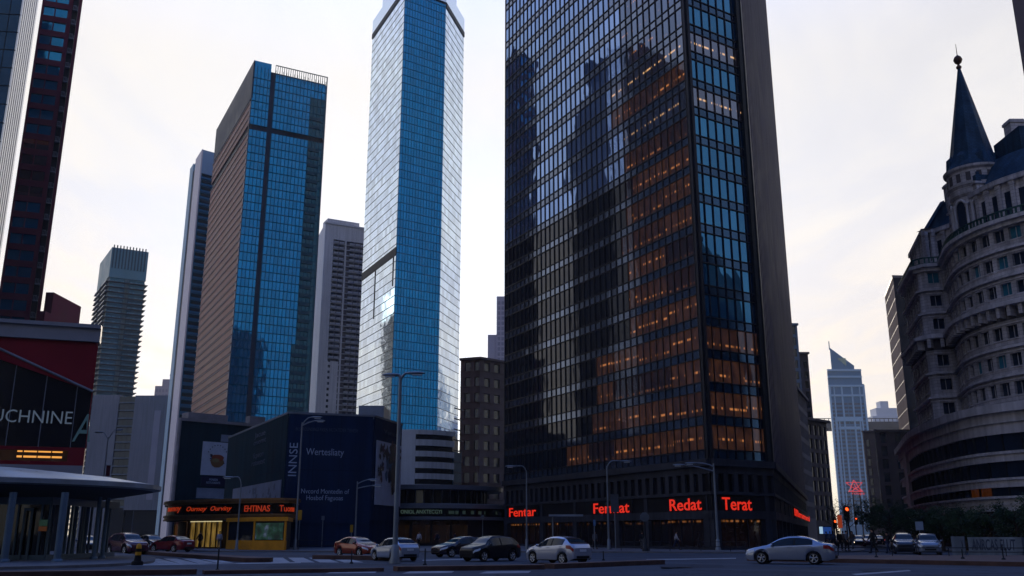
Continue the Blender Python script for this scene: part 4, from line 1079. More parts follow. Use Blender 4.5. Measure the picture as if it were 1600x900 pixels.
# yellow kiosk
Fk = Fac(XY(397,90.6), XY(446,89.0)); Fl = Fac(XY(356,95.5), XY(397,90.6))
T = thing('kiosk', 'yellow kiosk with dark glass sides and a green picture panel on the pavement', 'kiosk', base=(Fk.o.x,Fk.o.y,.13))
YEL = surf('yellow_enamel', (.62,.26,.02), .45, var=.2, scale=.8)
KD = surf('kiosk_dark',(.02,.02,.022),.5)
zk = Zat(810,90)
pk = [tuple(Fl.o), tuple(Fk.o), tuple(Fk.o+Fk.u*Fk.L), (Fk.o.x+Fk.u.x*Fk.L-1.2, Fk.o.y+5.6)]
mb = MB(); mb.prism(pk, .13, zk-.25); ob('body', mb, KD, T)
mb = MB(); mb.prism(offset_poly(pk,.16), zk-.25, zk+.12, bottom=True); ob('roof', mb, YEL, T)
mb = MB(); 
for F in (Fk,Fl):
    F.box(mb, -.05, F.L+.02, .13, 1.0, -.2, .1+.003*(F is Fk)); F.box(mb, -.08, .12, 1.0, zk-.25, -.1, .08); F.box(mb, F.L-.14, F.L+.02, 1.0, zk-.25, -.1, .06)
ob('yellow_base', mb, YEL, T)
mb = MB(); Fl.pane(mb, .15, Fl.L-.2, 1.0, zk-.3, .03, 1.2, 2.2); ob('glazing', mb, glass('kiosk_glass',(.012,.016,.024),ior=1.5,rough=.06,wob=.005), T)
m, t_, b_ = nt('green_picture')
tc_ = N(t_,'ShaderNodeTexCoord'); nz_ = N(t_,'ShaderNodeTexNoise'); nz_.inputs['Scale'].default_value = 1.1; nz_.inputs['Detail'].default_value = 6; t_.links.new(tc_.outputs['Object'], nz_.inputs['Vector'])
rp = N(t_,'ShaderNodeValToRGB'); t_.links.new(nz_.outputs['Fac'], rp.inputs[0]); e_ = rp.color_ramp.elements
e_[0].position=.36; e_[0].color=(.006,.02,.014,1); e_[1].position=.68; e_[1].color=(.24,.3,.36,1)
for pos, cc_ in ((.48,(.012,.06,.03,1)),(.56,(.03,.12,.06,1)),(.62,(.09,.13,.17,1))):
    q = rp.color_ramp.elements.new(pos); q.color = cc_
t_.links.new(rp.outputs[0], b_.inputs['Base Color']); b_.inputs['Roughness'].default_value = .3
t_.links.new(rp.outputs[0], b_.inputs['Emission Color']); b_.inputs['Emission Strength'].default_value = .12
mb = MB(); Fk.box(mb, .2, Fk.L-.25, 1.08, zk-.42, .03, .085); ob('picture_panel', mb, m, T)

# ------------------------------------------------------------------ curved white block, rotunda with ticker, brown block, thin tower
def arc(cx, cy, r, a0, a1, n=28):     # angles from -Y towards +X; left to right seen from outside in front
    return [Vector((cx+r*math.sin(a0+(a1-a0)*k/n), cy-r*math.cos(a0+(a1-a0)*k/n))) for k in range(n+1)]
Y = 190
xl, xr = Xat(626,Y), Xat(700,Y)
T = thing('car_park_building', 'white curved block with five dark open floors above the round shopfront', 'building', base=((xl+xr)/2,Y,0))
r = 9.0; ctr = (xl+2.0, Y+8.5)
curve = [Vector((xl,Y-.4)), Vector((xl+1.6,Y-.5))] + arc(ctr[0], ctr[1], r, .03, rad(60), 16)
WB = surf('white_block', (.46,.49,.55), .7, streaks=.2, var=.08, scale=.1)
zt = Zat(672,Y)
mb = MB(); mb.prism([tuple(p) for p in curve]+[(curve[-1].x,Y+24),(xl,Y+24)], 0, zt); ob('core', mb, DARKM, T)
mb = MB(); zs_ = [Zat(p,Y) for p in (672,679,687,696.5,705,713.5,722,731.5,740,748.5,757,775)]
for i in range(0, len(zs_)-1, 2):
    zb_ = zs_[i+1] if i+1 < len(zs_) else 0
    mb.strip(curve, zb_ , zs_[i]+.004*i, -1.2, .5)
fs = Fac(curve[0], curve[1]); fs.box(mb, -.3, fs.L+1.0, 0, zt+.02, -1.2, .46)
mb.strip(curve, 0, zs_[-1], -1.2, .5)
ob('white_band', mb, WB, T)
gq = [Vector((curve[-1].x+.2, curve[-1].y)), Vector((Xat(720,Y+9), Y+8.0))]
F = Fac(*gq); mb = MB(); F.box(mb, 0, F.L, 0, zt-4, -8, 0, 0); ob('glass_wing', mb, glass('teal_wing',(.03,.09,.15),metal=.4,ior=1.5,rough=.15), T)
mb = MB()
for k in range(12): F.box(mb, 0, F.L, 3+2.2*k, 3.25+2.2*k, 0, .12)
ob('floor_line', mb, NAVY, T)

cxr, cyr = Xat(668,131), 139.0
rr = 8.8*1.55
T = thing('rotunda_shop', 'round shop with a dim LED ticker band and a flat disc roof', 'shop', base=(cxr,cyr,.13))
ring = arc(cxr, cyr, 12.6, rad(-68), rad(70), 40); AR = Arc(ring)
zq = lambda py: Zat(py, cyr-12.6)
mb = MB(); mb.prism([tuple(p) for p in arc(cxr,cyr,11.3,rad(-180),rad(180-6),60)], .13, zq(812)); ob('wall', mb, surf('rotunda_wall',(.03,.03,.036),.6), T)
STR = surf('grey_band', (.16,.18,.22), .5, metal=.3, var=.1, scale=.5)
mb = MB(); mb.strip(ring, zq(794), zq(788), -3, .25); mb.strip(ring, zq(812), zq(807), -3, .2); ob('grey_band', mb, STR, T)
mb = MB(); mb.strip(ring, zq(807), zq(794), -3, .05); ob('ticker_band', mb, surf('ticker_black',(.008,.009,.01),.4), T)
mb = MB(); mb.prism([tuple(p) for p in arc(cxr,cyr,12.4,rad(-180),rad(174),60)], zq(812), zq(789), bottom=True); ob('canopy_slab', mb, DARKM, T)
t2 = thing('ticker_sign', 'dim green LED lettering running round the rotunda band', 'sign', base=AR.pt(AR.L/2, zq(806), .1))
text('lettering', 'TOJ ONIOL ANXTECGYI', AR, AR.px(612), AR.px(690), zq(804.5), zq(796.5), .06, glow('dim_green_led',(.3,.5,.42),.13), t2)
mb = MB(); 
for p0_, p1_ in ((584,604),(700,716),(722,727),(735,752),(756,776)):
    a0, a1 = AR.px(p0_), AR.px(p1_); mb.face([AR.pt(a0,zq(803),.07),AR.pt(a1,zq(803),.07),AR.pt(a1,zq(798),.07),AR.pt(a0,zq(798),.07)])
ob('led_strip', mb, glow('dim_green_bar',(.2,.36,.3),.05), t2)
up = arc(cxr-1.2, cyr+1, 9.4, rad(-90), rad(90), 30)
zU = lambda py: Zat(py, cyr-8.4)
mb = MB(); mb.prism([tuple(p) for p in arc(cxr-1.2,cyr+1,9.0,rad(-180),rad(174),60)], zq(790), zU(765)); ob('drum_glass', mb, glass('drum_glass',(.02,.024,.028),ior=1.55,rough=.08), T)
mb = MB(); mb.prism([tuple(p) for p in arc(cxr-1.0,cyr+1,11.2,rad(-180),rad(174),60)], zU(765), zU(758), bottom=True); ob('disc_roof', mb, STR, T)
mb = MB(); AU = Arc([p for p in up])
for k in range(24): a = AU.L*k/23; p = AU.pt(a,0,-.32); mb.tube([(p[0],p[1],zq(790)),(p[0],p[1],zU(765))], .1, 6)
ob('mullion', mb, STR, T)
mb = MB(); mb.strip(ring, zq(788), zq(785.5), -2.2, -1.9); ob('roof_parapet', mb, surf('parapet_pale',(.2,.24,.3),.5), T)
AI = Arc(arc(cxr,cyr,11.35,rad(-68),rad(70),40))
DIM = glass('rotunda_shop_glass',(.012,.013,.018),ior=1.5,rough=.05,lit=(1,.5,.2,.012),lit_frac=.4)
for p0_, p1_ in ((588,610),(614,640),(644,672),(676,702),(706,730)):
    a0, a1 = AI.px(p0_), AI.px(p1_); F = Fac(Vector(AI.pt(a0,0,.12)[:2]), Vector(AI.pt(a1,0,.12)[:2]))
    mb = MB(); F.pane(mb, 0, F.L, .5, 3.3, .0, .9, 2.8); ob('shop_window', mb, DIM, T)

Y = 235
a, b, c = XY(716,Y), XY(748,Y-2), XY(796,Y+5)
T = thing('stone_building', 'brown stone block with ornate windows between the rotunda and the dark tower', 'building', base=(b.x,b.y,0))
BR = surf('brown_stone', (.12,.08,.07), .85, streaks=.3, var=.25, scale=.15, bump=.1); BR2 = surf('grey_brown_stone', (.13,.105,.105), .85, var=.25, scale=.3, bump=.1)
zt = Zat(560,Y); qs = []
mb = MB(); mb.prism(offset_poly([tuple(a),tuple(b),tuple(c),(c.x,Y+30),(a.x,Y+30)],-.5), 0, zt-.5); ob('core', mb, DARKM, T)
for F, mi, bay in ((Fac(a,b),0,2.4),(Fac(b,c),1,2.9)):
    mb = MB(); n = int(F.L/bay); bw_ = F.L/n; z = 5.0
    F.box(mb, 0, F.L, 0, 5, -.6, 0)
    while z < zt-4:
        F.box(mb, 0, F.L, z, z+1.1, -.6, .0); F.box(mb, 0, F.L, z+1.0, z+1.14, -.2, .18); F.box(mb, 0, F.L, z+3.5, z+4.0, -.6, .0)
        for j in range(n):
            F.box(mb, j*bw_, j*bw_+.42*bw_, z+1.1, z+3.5, -.6, -.02); 
            if mi: F.box(mb, j*bw_+.4*bw_, j*bw_+bw_, z+3.35, z+3.5, -.3, .12)
            qs.append((F, j*bw_+.42*bw_, (j+1)*bw_, z+1.1, z+3.5, -.4))
        z += 4.0
    F.box(mb, -.2, F.L+.2, z, zt, -.8, .5)
    ob('wall', mb, BR2 if mi else BR, T)
window_parts(T, qs, glass('stone_window',(.02,.03,.04),ior=1.6,rough=.1,wob=.015))

Y = 620
a = P(776,463,Y); T = thing('office_tower', 'thin pale lilac tower peeping out left of the dark glass tower', 'tower', base=(a.x,Y,0))
F = Fac((a.x,Y),(a.x+14,Y)); mb = MB(); mb.prism(solid(F,14),0,a.z); mb.wbox(a.x-6,a.x+2,Y+2,Y+12,0,Zat(522,Y)); ob('wall', mb, surf('lilac_stone',(.34,.33,.44),.8,var=.05,scale=.05), T)
window_parts(T, [(F, .8+2.6*j, 2.6+2.6*j, a.z-6-3.6*k, a.z-3.6-3.6*k, .05) for k in range(20) for j in range(5)], surf('lilac_window',(.2,.2,.29),.4))
# ------------------------------------------------------------------ side street: blocks right of the dark tower
def block(name, label, cat, F, depth, zt, wallm, winm, bay, fh, sill=1.0, ww=.55, z0=4, most=100, cornice=.5, splay=False):
    T = thing(name, label, cat, base=(F.o.x,F.o.y,0))
    pl0 = solid(F,depth,.4)
    if splay: q = 1+depth/F.o.length; pl0 = [pl0[0], pl0[1], tuple((F.o+F.u*F.L)*q), tuple(F.o*q)]   # flanks run back along the sight line, hiding their sun glint
    mb = MB(); mb.prism(pl0, 0, zt-.2); ob('core', mb, DARKM, T)
    mb = MB(); n = max(1,int(F.L/bay)); bw_ = F.L/n; qs = []; z = z0
    F.box(mb, 0, F.L, 0, z0, -.5, 0)
    while z < zt-fh:
        F.box(mb, 0, F.L, z, z+sill, -.5, 0)
        for j in range(n):
            F.box(mb, j*bw_, j*bw_+bw_*(1-ww)/2, z+sill, z+fh, -.5, -.015); F.box(mb, (j+1)*bw_-bw_*(1-ww)/2, (j+1)*bw_, z+sill, z+fh, -.5, -.015)
            qs.append((F, j*bw_+bw_*(1-ww)/2, (j+1)*bw_-bw_*(1-ww)/2, z+sill, z+fh, -.3))
        z += fh
    F.box(mb, -.02, F.L+.02, z, zt, -.5, 0); 
    if cornice: F.box(mb, -.3, F.L+.3, zt-.1, zt+.5, -.6, cornice)
    ob('wall', mb, wallm, T); window_parts(T, qs, winm, most=most)
    # flanks
    mb = MB(); pl = solid(F,depth,.02); 
    for i in (() if splay else (1,3)):
        a_, b_ = Vector(pl[i]), Vector(pl[(i+1)%4]); f2 = Fac(a_,b_)
        f2.box(mb, .0, f2.L, 0, zt, -.4, .02)
    if mb.f: ob('flank', mb, wallm, T)
    return T
DW = glass('dark_window', (.01,.013,.02), ior=1.6, rough=.08, wob=.01)
ST1 = surf('street_stone_dark', (.085,.075,.08), .85, var=.2, scale=.2)
ST2 = surf('street_stone_grey', (.13,.125,.14), .85, var=.2, scale=.2)
b1, b2 = XY(1236,200), Vector((Xat(1277,216), 216)); 
block('stone_building', 'narrow dark stone building next behind the ribbed flank of the tower', 'building', Fac(XY(1262,196), XY(1277,214)), 20, Zat(610,198), ST2, DW, 2.4, 3.4)
block('office_tower', 'bluish slab with a flat top peeping over the side street blocks', 'tower', Fac(XY(1240,262), XY(1272,262)), 20, Zat(508,262), surf('blue_grey_slab',(.13,.18,.25),.6,var=.08,scale=.1), DW, 2.2, 3.3, ww=.6)
block('stone_building', 'stepped dark building with many ledges between the bluish slab and the bright gap', 'building', Fac(XY(1265,300), XY(1286,300)), 25, Zat(553,300), ST1, DW, 2.0, 3.3, cornice=.9)
block('stone_building', 'dark stone building with a heavy cornice where the far sky bridge meets it', 'building', Fac(XY(1268,232), XY(1306,240)), 30, Zat(655,232), ST1, DW, 2.3, 3.5, cornice=1.1)

# ------------------------------------------------------------------ far slanted-top tower, bridge, neon
Y = 950
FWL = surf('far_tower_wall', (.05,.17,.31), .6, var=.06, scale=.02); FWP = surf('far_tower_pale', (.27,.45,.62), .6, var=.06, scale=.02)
def fx(px, py): return Xat(px, Y, Zat(py,Y))
xa, xb, xc = fx(1294,600), fx(1350,600), fx(1345,577)
T = thing('office_tower', 'tall pale blue tower with a slanted glass top closing the side street', 'skyscraper', base=((xa+xb)/2,Y,0))
z1, z2 = Zat(600,Y), Zat(577,Y); F = Fac((xa,Y),(xb,Y))
mb = MB(); mb.prism([(xa,Y),(xb,Y),(xb*1.04,Y+45),(xa*1.046,Y+45)], 0, z1); mb.prism([(xa,Y),(xc,Y),(xc*1.04,Y+42),(xa*1.043,Y+42)], z1, z2); ob('wall', mb, FWL, T)
# wedge crown
xd, xe = fx(1297,545), fx(1335,572); zw0, zw1 = Zat(543,Y), Zat(571,Y)
mb = MB(); f_ = [(xd,Y+1,z2),(xe,Y+1,z2),(xe,Y+1,zw1),(xd,Y+1,zw0)]; b_ = [(p[0]*1.038,Y+38,p[2]) for p in f_]
mb.face(f_); mb.face(b_[::-1]); mb.face([f_[3],f_[2],b_[2],b_[3]],1); mb.face([f_[1],b_[1],b_[2],f_[2]]); mb.face([f_[0],f_[3],b_[3],b_[0]])
mb.face([(xd+7,Y+.8,z2+12),(xe-8,Y+.8,z2+12),(xe-8,Y+.8,zw1-.5),(xd+7,Y+.8,zw0-12)],1)
mb.tube([(xd,Y+2,zw0-2),(xd,Y+2,zw0+7)],.5,6)
ob('crown', mb, [FWL, glass('green_crown_glass',(.16,.24,.22),metal=.5,rough=.2)], T)
mb = MB(); W_ = F.L
for f0, f1 in ((.0,.05),(.13,.16),(.34,.38),(.62,.66),(.84,.87),(.95,1.0)): F.box(mb, W_*f0, W_*f1, 10, z1-2, -.5, .9)
za, zb_ = Zat(655,Y), Zat(665,Y)
F.box(mb, W_*.10, W_*.86, za-2.2, za+2.2, -.5, 1.3); F.box(mb, W_*.18, W_*.80, zb_-4, zb_-1, -.5, 1.25)
for f0 in (.10,.83,.2,.77): F.box(mb, W_*f0, W_*(f0+.03), 10, za-2.2, -.5, 1.28)
for q in (z2-1, z2-8, z1-2, z1-12): F.box(mb, 0, (xc-xa if q > z1 else W_), q-1, q+1, -.5, 1.1)
ob('pale_frame', mb, FWP, T)
qs = [(F, W_*f0+.3, W_*f1-.3, z, z+2.2, .05) for z in [14+3.9*k for k in range(int((z1-30)/3.9))] for f0, f1 in ((.05,.13),(.16,.34),(.38,.5),(.5,.62),(.66,.84),(.87,.95))]
window_parts(T, qs, glass('far_tower_window',(.03,.07,.13),metal=.4,ior=1.5,rough=.2))
Y2 = 1080
x0, x1 = Xat(1262,Y2), Xat(1432,Y2); zb0, zb1 = Zat(669,Y2), Zat(660,Y2)
T = thing('sky_bridge', 'long grey bridge deck crossing high behind the slanted top tower', 'bridge', base=((x0+x1)/2,Y2,0))
mb = MB(); mb.wbox(x0, x1, Y2, Y2+14, zb0-2, zb1+1); ob('deck', mb, surf('bridge_grey',(.03,.028,.03),.8,var=.1,scale=.05), T)
mb = MB(); mb.wbox(x0, x1, Y2+.2, Y2+.8, zb1+4.2, zb1+5.0)
k = x0
while k < x1: mb.wbox(k, k+.7, Y2+.25, Y2+.75, zb1+1, zb1+4.3); k += 5
ob('railing', mb, surf('bridge_rail',(.04,.038,.04),.8), T)
mb = MB()
for xx in (x0+3, x1-8): mb.wbox(xx, xx+5, Y2+3, Y2+11, -1, zb0-1.9)
ob('pier', mb, surf('bridge_pier',(.2,.18,.19),.8), T)
# distant stepped block, right of the gap
Y3 = 1300
T = thing('office_block', 'faint pale stepped block just above the far bridge on the right', 'building', base=(Xat(1390,Y3),Y3,0))
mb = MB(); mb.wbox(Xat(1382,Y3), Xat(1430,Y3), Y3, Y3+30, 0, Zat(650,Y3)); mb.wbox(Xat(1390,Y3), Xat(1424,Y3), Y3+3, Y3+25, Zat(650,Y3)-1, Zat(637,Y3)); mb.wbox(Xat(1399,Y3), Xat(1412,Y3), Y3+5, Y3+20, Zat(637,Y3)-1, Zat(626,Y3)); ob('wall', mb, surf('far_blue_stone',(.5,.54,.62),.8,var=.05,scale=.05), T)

Y = 400; NEON = glow('red_neon', (1,.10,.13), .55)
cxn, czn = Xat(1336,Y,Zat(762,Y)), Zat(765,Y); s_ = Y*CP/FPX
T = thing('neon_sign', 'thin red neon star of crossed lines on a mast before the slanted tower', 'neon sign', base=(cxn,Y+.6,0))
def nl(pts): 
    mb.tube([(cxn+(x-1336)*s_, Y, czn-(y-765)*s_) for x, y in pts], .16, 6)
mb = MB()
for pts in (((1322,754),(1348,754)),((1322,754),(1331,761),(1325,768),(1348,768)),((1348,754),(1341,761),(1348,768)),((1335,750),(1327,767)),((1335,750),(1345,767)),((1331,761),(1345,768)),((1341,761),(1329,768)),((1335,757),(1339,766))): nl(pts)
ob('neon_tube', mb, NEON, T)
mb = MB(); mb.tube([(cxn-1,Y+.6,0),(cxn-1,Y+.6,czn+2)],.3,8); mb.tube([(cxn+2,Y+.6,0),(cxn+2,Y+.6,czn+2)],.3,8)
for dz in (-1,1.5): mb.tube([(cxn-4,Y+.4,czn+dz),(cxn+4,Y+.4,czn+dz)],.12,6)
ob('mast', mb, DARKM, T)
text('lettering', 'roups', Fac((cxn-20,Y),(cxn+20,Y)), 20-(1336-1330)*s_, 20+(1350-1336)*s_, czn-(774-765)*s_, czn-(770-765)*s_, .1, NEON, T)

# ------------------------------------------------------------------ right: brown blocks, tower with pale flank, edge tower
BRW = surf('brown_brick', (.07,.055,.058), .85, var=.2, scale=.2)
F = Fac(XY(1364,352), XY(1432,352)); t_ = block('brick_building', 'brown brick building with a flat top under the far bridge', 'building', F, 30, Zat(675,352), BRW, DW, 3.0, 3.6, ww=.4, splay=True)
F = Fac(XY(1384,262), XY(1455,262)); t_ = block('brick_building', 'dark brown building right of the flat topped brick one beside the ornate corner', 'building', F, 30, Zat(674,262), surf('dark_brown_brick',(.05,.04,.045),.85,var=.2,scale=.2), DW, 3.2, 3.6, ww=.4, splay=True)
a0 = P(1395,432,260); zt = a0.z; l0 = P(1382.5,464,Yfor(464,zt)); Fl, Fr = Fac(l0.xy,a0.xy), Fac(a0.xy,(a0.x+22,262))
T = thing('office_tower', 'dark tower with a bright mirrored flank left of the ornate corner building', 'tower', base=(a0.x,a0.y,0))
mb = MB(); mb.prism(offset_poly([tuple(l0.xy),tuple(a0.xy),(a0.x+22,262),(a0.x+26,310)],-.3),0,zt-.2); ob('wall', mb, DARKM, T)
FLKG = surf('pale_flank_panel', (.16,.14,.14), .95, spec=.0, var=.12, scale=.15)
for k in range(int(zt/4)+1):
    z0, z1 = 4*k, min(4*k+4,zt)
    if z1-z0 < .3: continue
    mb = MB(); Fl.pane(mb, 0, Fl.L, z0, z1, 0, 2, 4); ob('window', mb, FLKG, T)
    mb = MB(); Fr.pane(mb, 0, Fr.L, z0, z1, 0, 2, 4); ob('window', mb, glass('ink_glass',(.008,.014,.03),ior=1.5,rough=.1,wob=.01) if k == 0 else bpy.data.materials['ink_glass'], T)
mb = MB()
for k in range(int(zt/4)+1): Fl.box(mb, 0, Fl.L, 4*k-.08, 4*k+.08, -.1, .05); 
Fr.box(mb, -.1, Fr.L, zt-.4, zt+.4, -.3, .1); Fl.box(mb, 0, Fl.L, zt-.4, zt+.4, -.3, .12)
ob('floor_line', mb, surf('flank_joint',(.2,.18,.18),.5), T)
a0 = P(1606,4,200).xy; F = Fac((a0.x,176),(a0.x+30,180))
T = block('apartment_tower', 'dark tower edge cut off at the top right corner behind the ornate building', 'tower', F, 25, 135, surf('dark_violet_wall',(.05,.04,.06),.7,var=.15,scale=.1), BLUED, 2.6, 3.3, ww=.5, most=40)

# ------------------------------------------------------------------ ornate corner building with turret and spire
STN = surf('weathered_limestone', (.60,.56,.57), .85, streaks=.35, courses=(1.1,.42), var=.22, scale=.18, bump=.12)
STNL = surf('limestone_trim', (.62,.585,.60), .85, streaks=.3, var=.2, scale=.3, bump=.1)
DSTN = surf('deep_soffit_stone', (.10,.09,.095), .9, var=.2, scale=.3)  # darker stone behind the brackets and on the frieze panels
SLATE = surf('blue_slate', (.03,.072,.13), .6, streaks=.3, courses=(.5,.22), var=.35, scale=.5, bump=.2)
COPPER = surf('green_bronze_rail', (.04,.10,.095), .5, metal=.4, var=.25, scale=1)
OW = glass('ornate_window', (.03,.05,.09), metal=.5, ior=1.7, rough=.06, wob=.015, wave=.01)
OWB = glass('ornate_window_sky', (.06,.32,.46), metal=.5, ior=1.7, rough=.06, wob=.01)
T = thing('ornate_building', 'ornate stone corner building with wavy banded floors, round turret and blue slate spire', 'building', base=(56,105,0))
CX, CY, CR = 70.0, 107.5, 15.0
drum = [Vector((CX+CR*math.cos(rad(a)), CY+CR*math.sin(rad(a)))) for a in range(159, 301, 4)]
wing = [Vector((58.2,132.5)), Vector((56.6,126.6)), Vector((54.9,120.2)), Vector((55.5,119.3)), Vector((57.5,118.8)), Vector((57.75,118.2))]
ctl = wing + drum
up_ = Arc(ctl)
inner = [tuple(p - Vector(n)*.9) for p, n in zip(ctl, plan_normals(ctl))]
poly = inner + [(120,100),(120,180),(80,180)]
ZC0, ZC1, ZTOP = 25.0, 26.6, 36.2
mb = MB(); mb.prism(poly, 3, ZTOP-.3); ob('core', mb, DARKM, T)
mb = MB(); tr = MB(); qs = []
floors = [15.6, 18.75, 21.9, 26.8, 29.95, 33.1]
c_ = up_.c
WIN = []          # (start, end) of each window along the facade
a = .7
while a < c_[2]-1.3: WIN.append((a, a+1.2)); a += 1.95
WIN.append((c_[3]+.35, c_[4]-.3))
d0_, d1_ = c_[5], c_[6]
for k in range(3): a = d0_+.5+(d1_-d0_-.8)*k/3; WIN.append((a, a+.85))
a = c_[6]+.9
while a < up_.L-1.6: WIN.append((a, a+1.42)); a += 2.02
for zf in floors:
    top_ = {21.9: ZC0, 33.1: ZTOP}.get(zf, zf+3.15)
    mb.strip(ctl, zf-.01, zf+.95, -.9, .0); mb.strip(ctl, zf+2.45, top_, -.9, .0)
    tr.strip(ctl, zf-.12, zf+.10, -.3, .46); tr.strip(ctl, zf+.10, zf+.22, -.3, .2); tr.strip(ctl, zf+2.62, zf+2.78, -.3, .14)
    last = 0.0
    for a, b in WIN:
        n_ = max(1, int((a-last)/.6)); brk = [x for x in c_[1:7] if last+.02 < x < a-.02]
        ss = sorted([last+(a-last)*t/n_ for t in range(n_+1)]+brk)
        mb.strip([Vector(up_.pt(x,0)[:2]) for x in ss], zf+.95, zf+2.45, -.9, -.012)
        f = Fac(Vector(up_.pt(a,0)[:2]), Vector(up_.pt(b,0)[:2]))
        far = a > c_[6]+6
        m = OWB if R.random() < (.5 if zf > 26 else .3)*(1 if far else .3) else OW
        qs.append((f, 0, f.L, zf+.95, zf+2.45, -.4, m)); f.box(tr, -.1, f.L+.1, zf+.86, zf+.97, -.3, .1); f.box(tr, f.L/2-.03, f.L/2+.03, zf+.97, zf+2.42, -.42, -.34)
        last = b
    seg = [Vector(up_.pt(last+(up_.L-last)*t,0)[:2]) for t in (0,.5,1)]
    mb.strip(seg, zf+.95, zf+2.45, -.9, -.012)
ob('wall', mb, STN, T); window_parts(T, qs, OW)
# big bracketed cornice half way, and the upper cornice with balustrade
tr.strip(ctl, ZC1-.2, ZC1+.22, -.5, 1.35); tr.strip(ctl, ZC1+.22, ZC1+.4, -.5, 1.0)
tr.strip(ctl, ZTOP, ZTOP+.45, -.9, .9); tr.strip(ctl, ZTOP-.5, ZTOP, -.5, .45)
ob('string_course', tr, STNL, T)
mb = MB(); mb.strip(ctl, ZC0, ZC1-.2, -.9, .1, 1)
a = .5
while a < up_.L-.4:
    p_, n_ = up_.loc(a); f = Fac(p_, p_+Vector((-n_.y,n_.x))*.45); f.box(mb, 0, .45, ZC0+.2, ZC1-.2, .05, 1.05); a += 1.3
ob('bracket', mb, [STN, DSTN], T)
mb = MB(); mb.strip(ctl, ZTOP+1.25, ZTOP+1.4, .35, .6); mb.strip(ctl, ZTOP+.45, ZTOP+.6, .3, .65)
a = .2
while a < up_.L-.2:
    p_, n_ = up_.loc(a); f = Fac(p_, p_+Vector((-n_.y,n_.x))*.2); f.box(mb, 0, .2, ZTOP+.6, ZTOP+1.25, .4, .55); a += .55
ob('balustrade', mb, COPPER, T)
# podium: sweeping ribbon floors
pod = smooth_poly([Vector(p) for p in ((66,159),(62,147),(57.6,134),(55.2,125),(53.6,115),(53.0,108),(53.8,103.5),(56.3,99.2),(60.5,95.2),(66.5,92.6),(76,91.5))],4)
PA = Arc(pod)
mb = MB(); mb.prism([tuple(p-Vector(n)*1.2) for p, n in zip(pod, plan_normals(pod))]+[(120,95),(120,200),(86,200)], .1, 15.2); ob('podium_core', mb, DARKM, T)
mb = MB(); mb.strip(pod, 13.5, 14.6, -1.2, .25); mb.strip(pod, 14.6, 15.5, -1.2, .8); mb.strip(pod, 12.3, 13.5, -1.2, .0); mb.strip(pod, 9.3, 10.35, -1.2, .1); mb.strip(pod, 6.55, 7.5, -1.2, .1)
mb.strip(pod, 4.0, 5.35, -1.2, .15); mb.strip(pod, 5.35, 5.6, -1.2, .5); mb.strip(pod, 10.1, 10.4, -1.2, .3); mb.strip(pod, 7.3, 7.55, -1.2, .3); mb.strip(pod, 4.65, 4.8, -1.2, .25)
aP = PA.px(1432)
segp = [Vector(PA.pt(max(0,aP-6.5)+6.5*t,0)[:2]) for t in (0,.25,.5,.75,1)]
mb.strip(segp, .1, 15.2, -1.1, .32)
ob('podium_wall', mb, STNL, T)
OR = glass('amber_ribbon_window', (.02,.012,.008), ior=1.6, rough=.06, lit=(1,.26,.05,.026), lit_frac=.8)
for z0, z1 in ((10.4,12.3),(7.55,9.3),(5.6,6.55)):
    a = aP+.1; i = 0
    while a < PA.L-.5:
        b = min(a+2.3, PA.L); pa, pb = Vector(PA.pt(a,0)[:2]), Vector(PA.pt(b,0)[:2]); f = Fac(pa,pb)
        q, _n = PA.loc((a+b)/2); pxm = 800+FPX*q.x/(q.y*CP)
        mm = OR if (z0 == 5.6 and (1528 < pxm < 1552)) else OW
        m2 = MB(); f.pane(m2, .06, f.L-.06, z0, z1, -.3, 1.2, z1-z0); ob('ribbon_window', m2, mm, T)
        a = b; i += 1
mb = MB(); a = aP+.1
while a < PA.L-.5:
    p_, n_ = PA.loc(a); f = Fac(p_, p_+Vector((-n_.y,n_.x))*.14)
    for z0, z1 in ((10.4,12.3),(7.55,9.3),(5.6,6.55)):
        mb = MB(); f.box(mb, -.07, .07, z0, z1, -.5, -.12); ob('window_post', mb, DARKM, T)
    a += 2.3
m2 = MB(); m2.strip(pod, .1, .5, -1.2, .1)
a = .5
while a < PA.L-.5:
    p_, n_ = PA.loc(a); f = Fac(p_, p_+Vector((-n_.y,n_.x))*.6); f.box(m2, 0, .6, .5, 4.0, -1.1, -.1); a += 3.4
ob('ground_floor', m2, surf('ground_floor_stone',(.07,.065,.07),.8), T)
m2 = MB(); m2.strip(pod, 2.9, 3.3, -.1, 1.5); ob('awning', m2, surf('dark_green_awning',(.02,.03,.028),.7), T)
# attic storey behind the balustrade: wing gables, pilasters, slate roofs, chimneys
att = [p - Vector(n)*1.7 for p, n in zip(ctl, plan_normals(ctl))]
AT = Arc(att); mb = MB(); mb.prism([tuple(p) for p in att]+[(118,100),(118,178),(80,178)], ZTOP, 41.5); 
a = .6
while a < AT.L-.5:
    p_, n_ = AT.loc(a); f = Fac(p_, p_+Vector((-n_.y,n_.x))*.55); f.box(mb, 0, .55, ZTOP, 41.6, -.2, .28); f.box(mb, -.08, .63, 41.0, 41.5, -.2, .36); a += 1.75
mb.strip(att, 41.5, 42.1, -.8, .5)
ob('attic_wall', mb, STN, T)
qs = []
a = 1.45
while a < AT.L-1.5:
    pa, pb = Vector(AT.pt(a,0)[:2]), Vector(AT.pt(a+.75,0)[:2]); f = Fac(pa,pb); qs.append((f,0,f.L,37.6,40.4,.03)); a += 1.75
window_parts(T, qs, OW, name='attic_window', most=40)
mb = MB()
lo = [p + (Vector((74,120))-p).normalized()*.4 for p in att]; hi = [p + (Vector((74,120))-p).normalized()*3.2 for p in att]
mb.grid([[(p.x,p.y,42.1) for p in lo],[(p.x,p.y,46.2) for p in hi]], smooth=False)
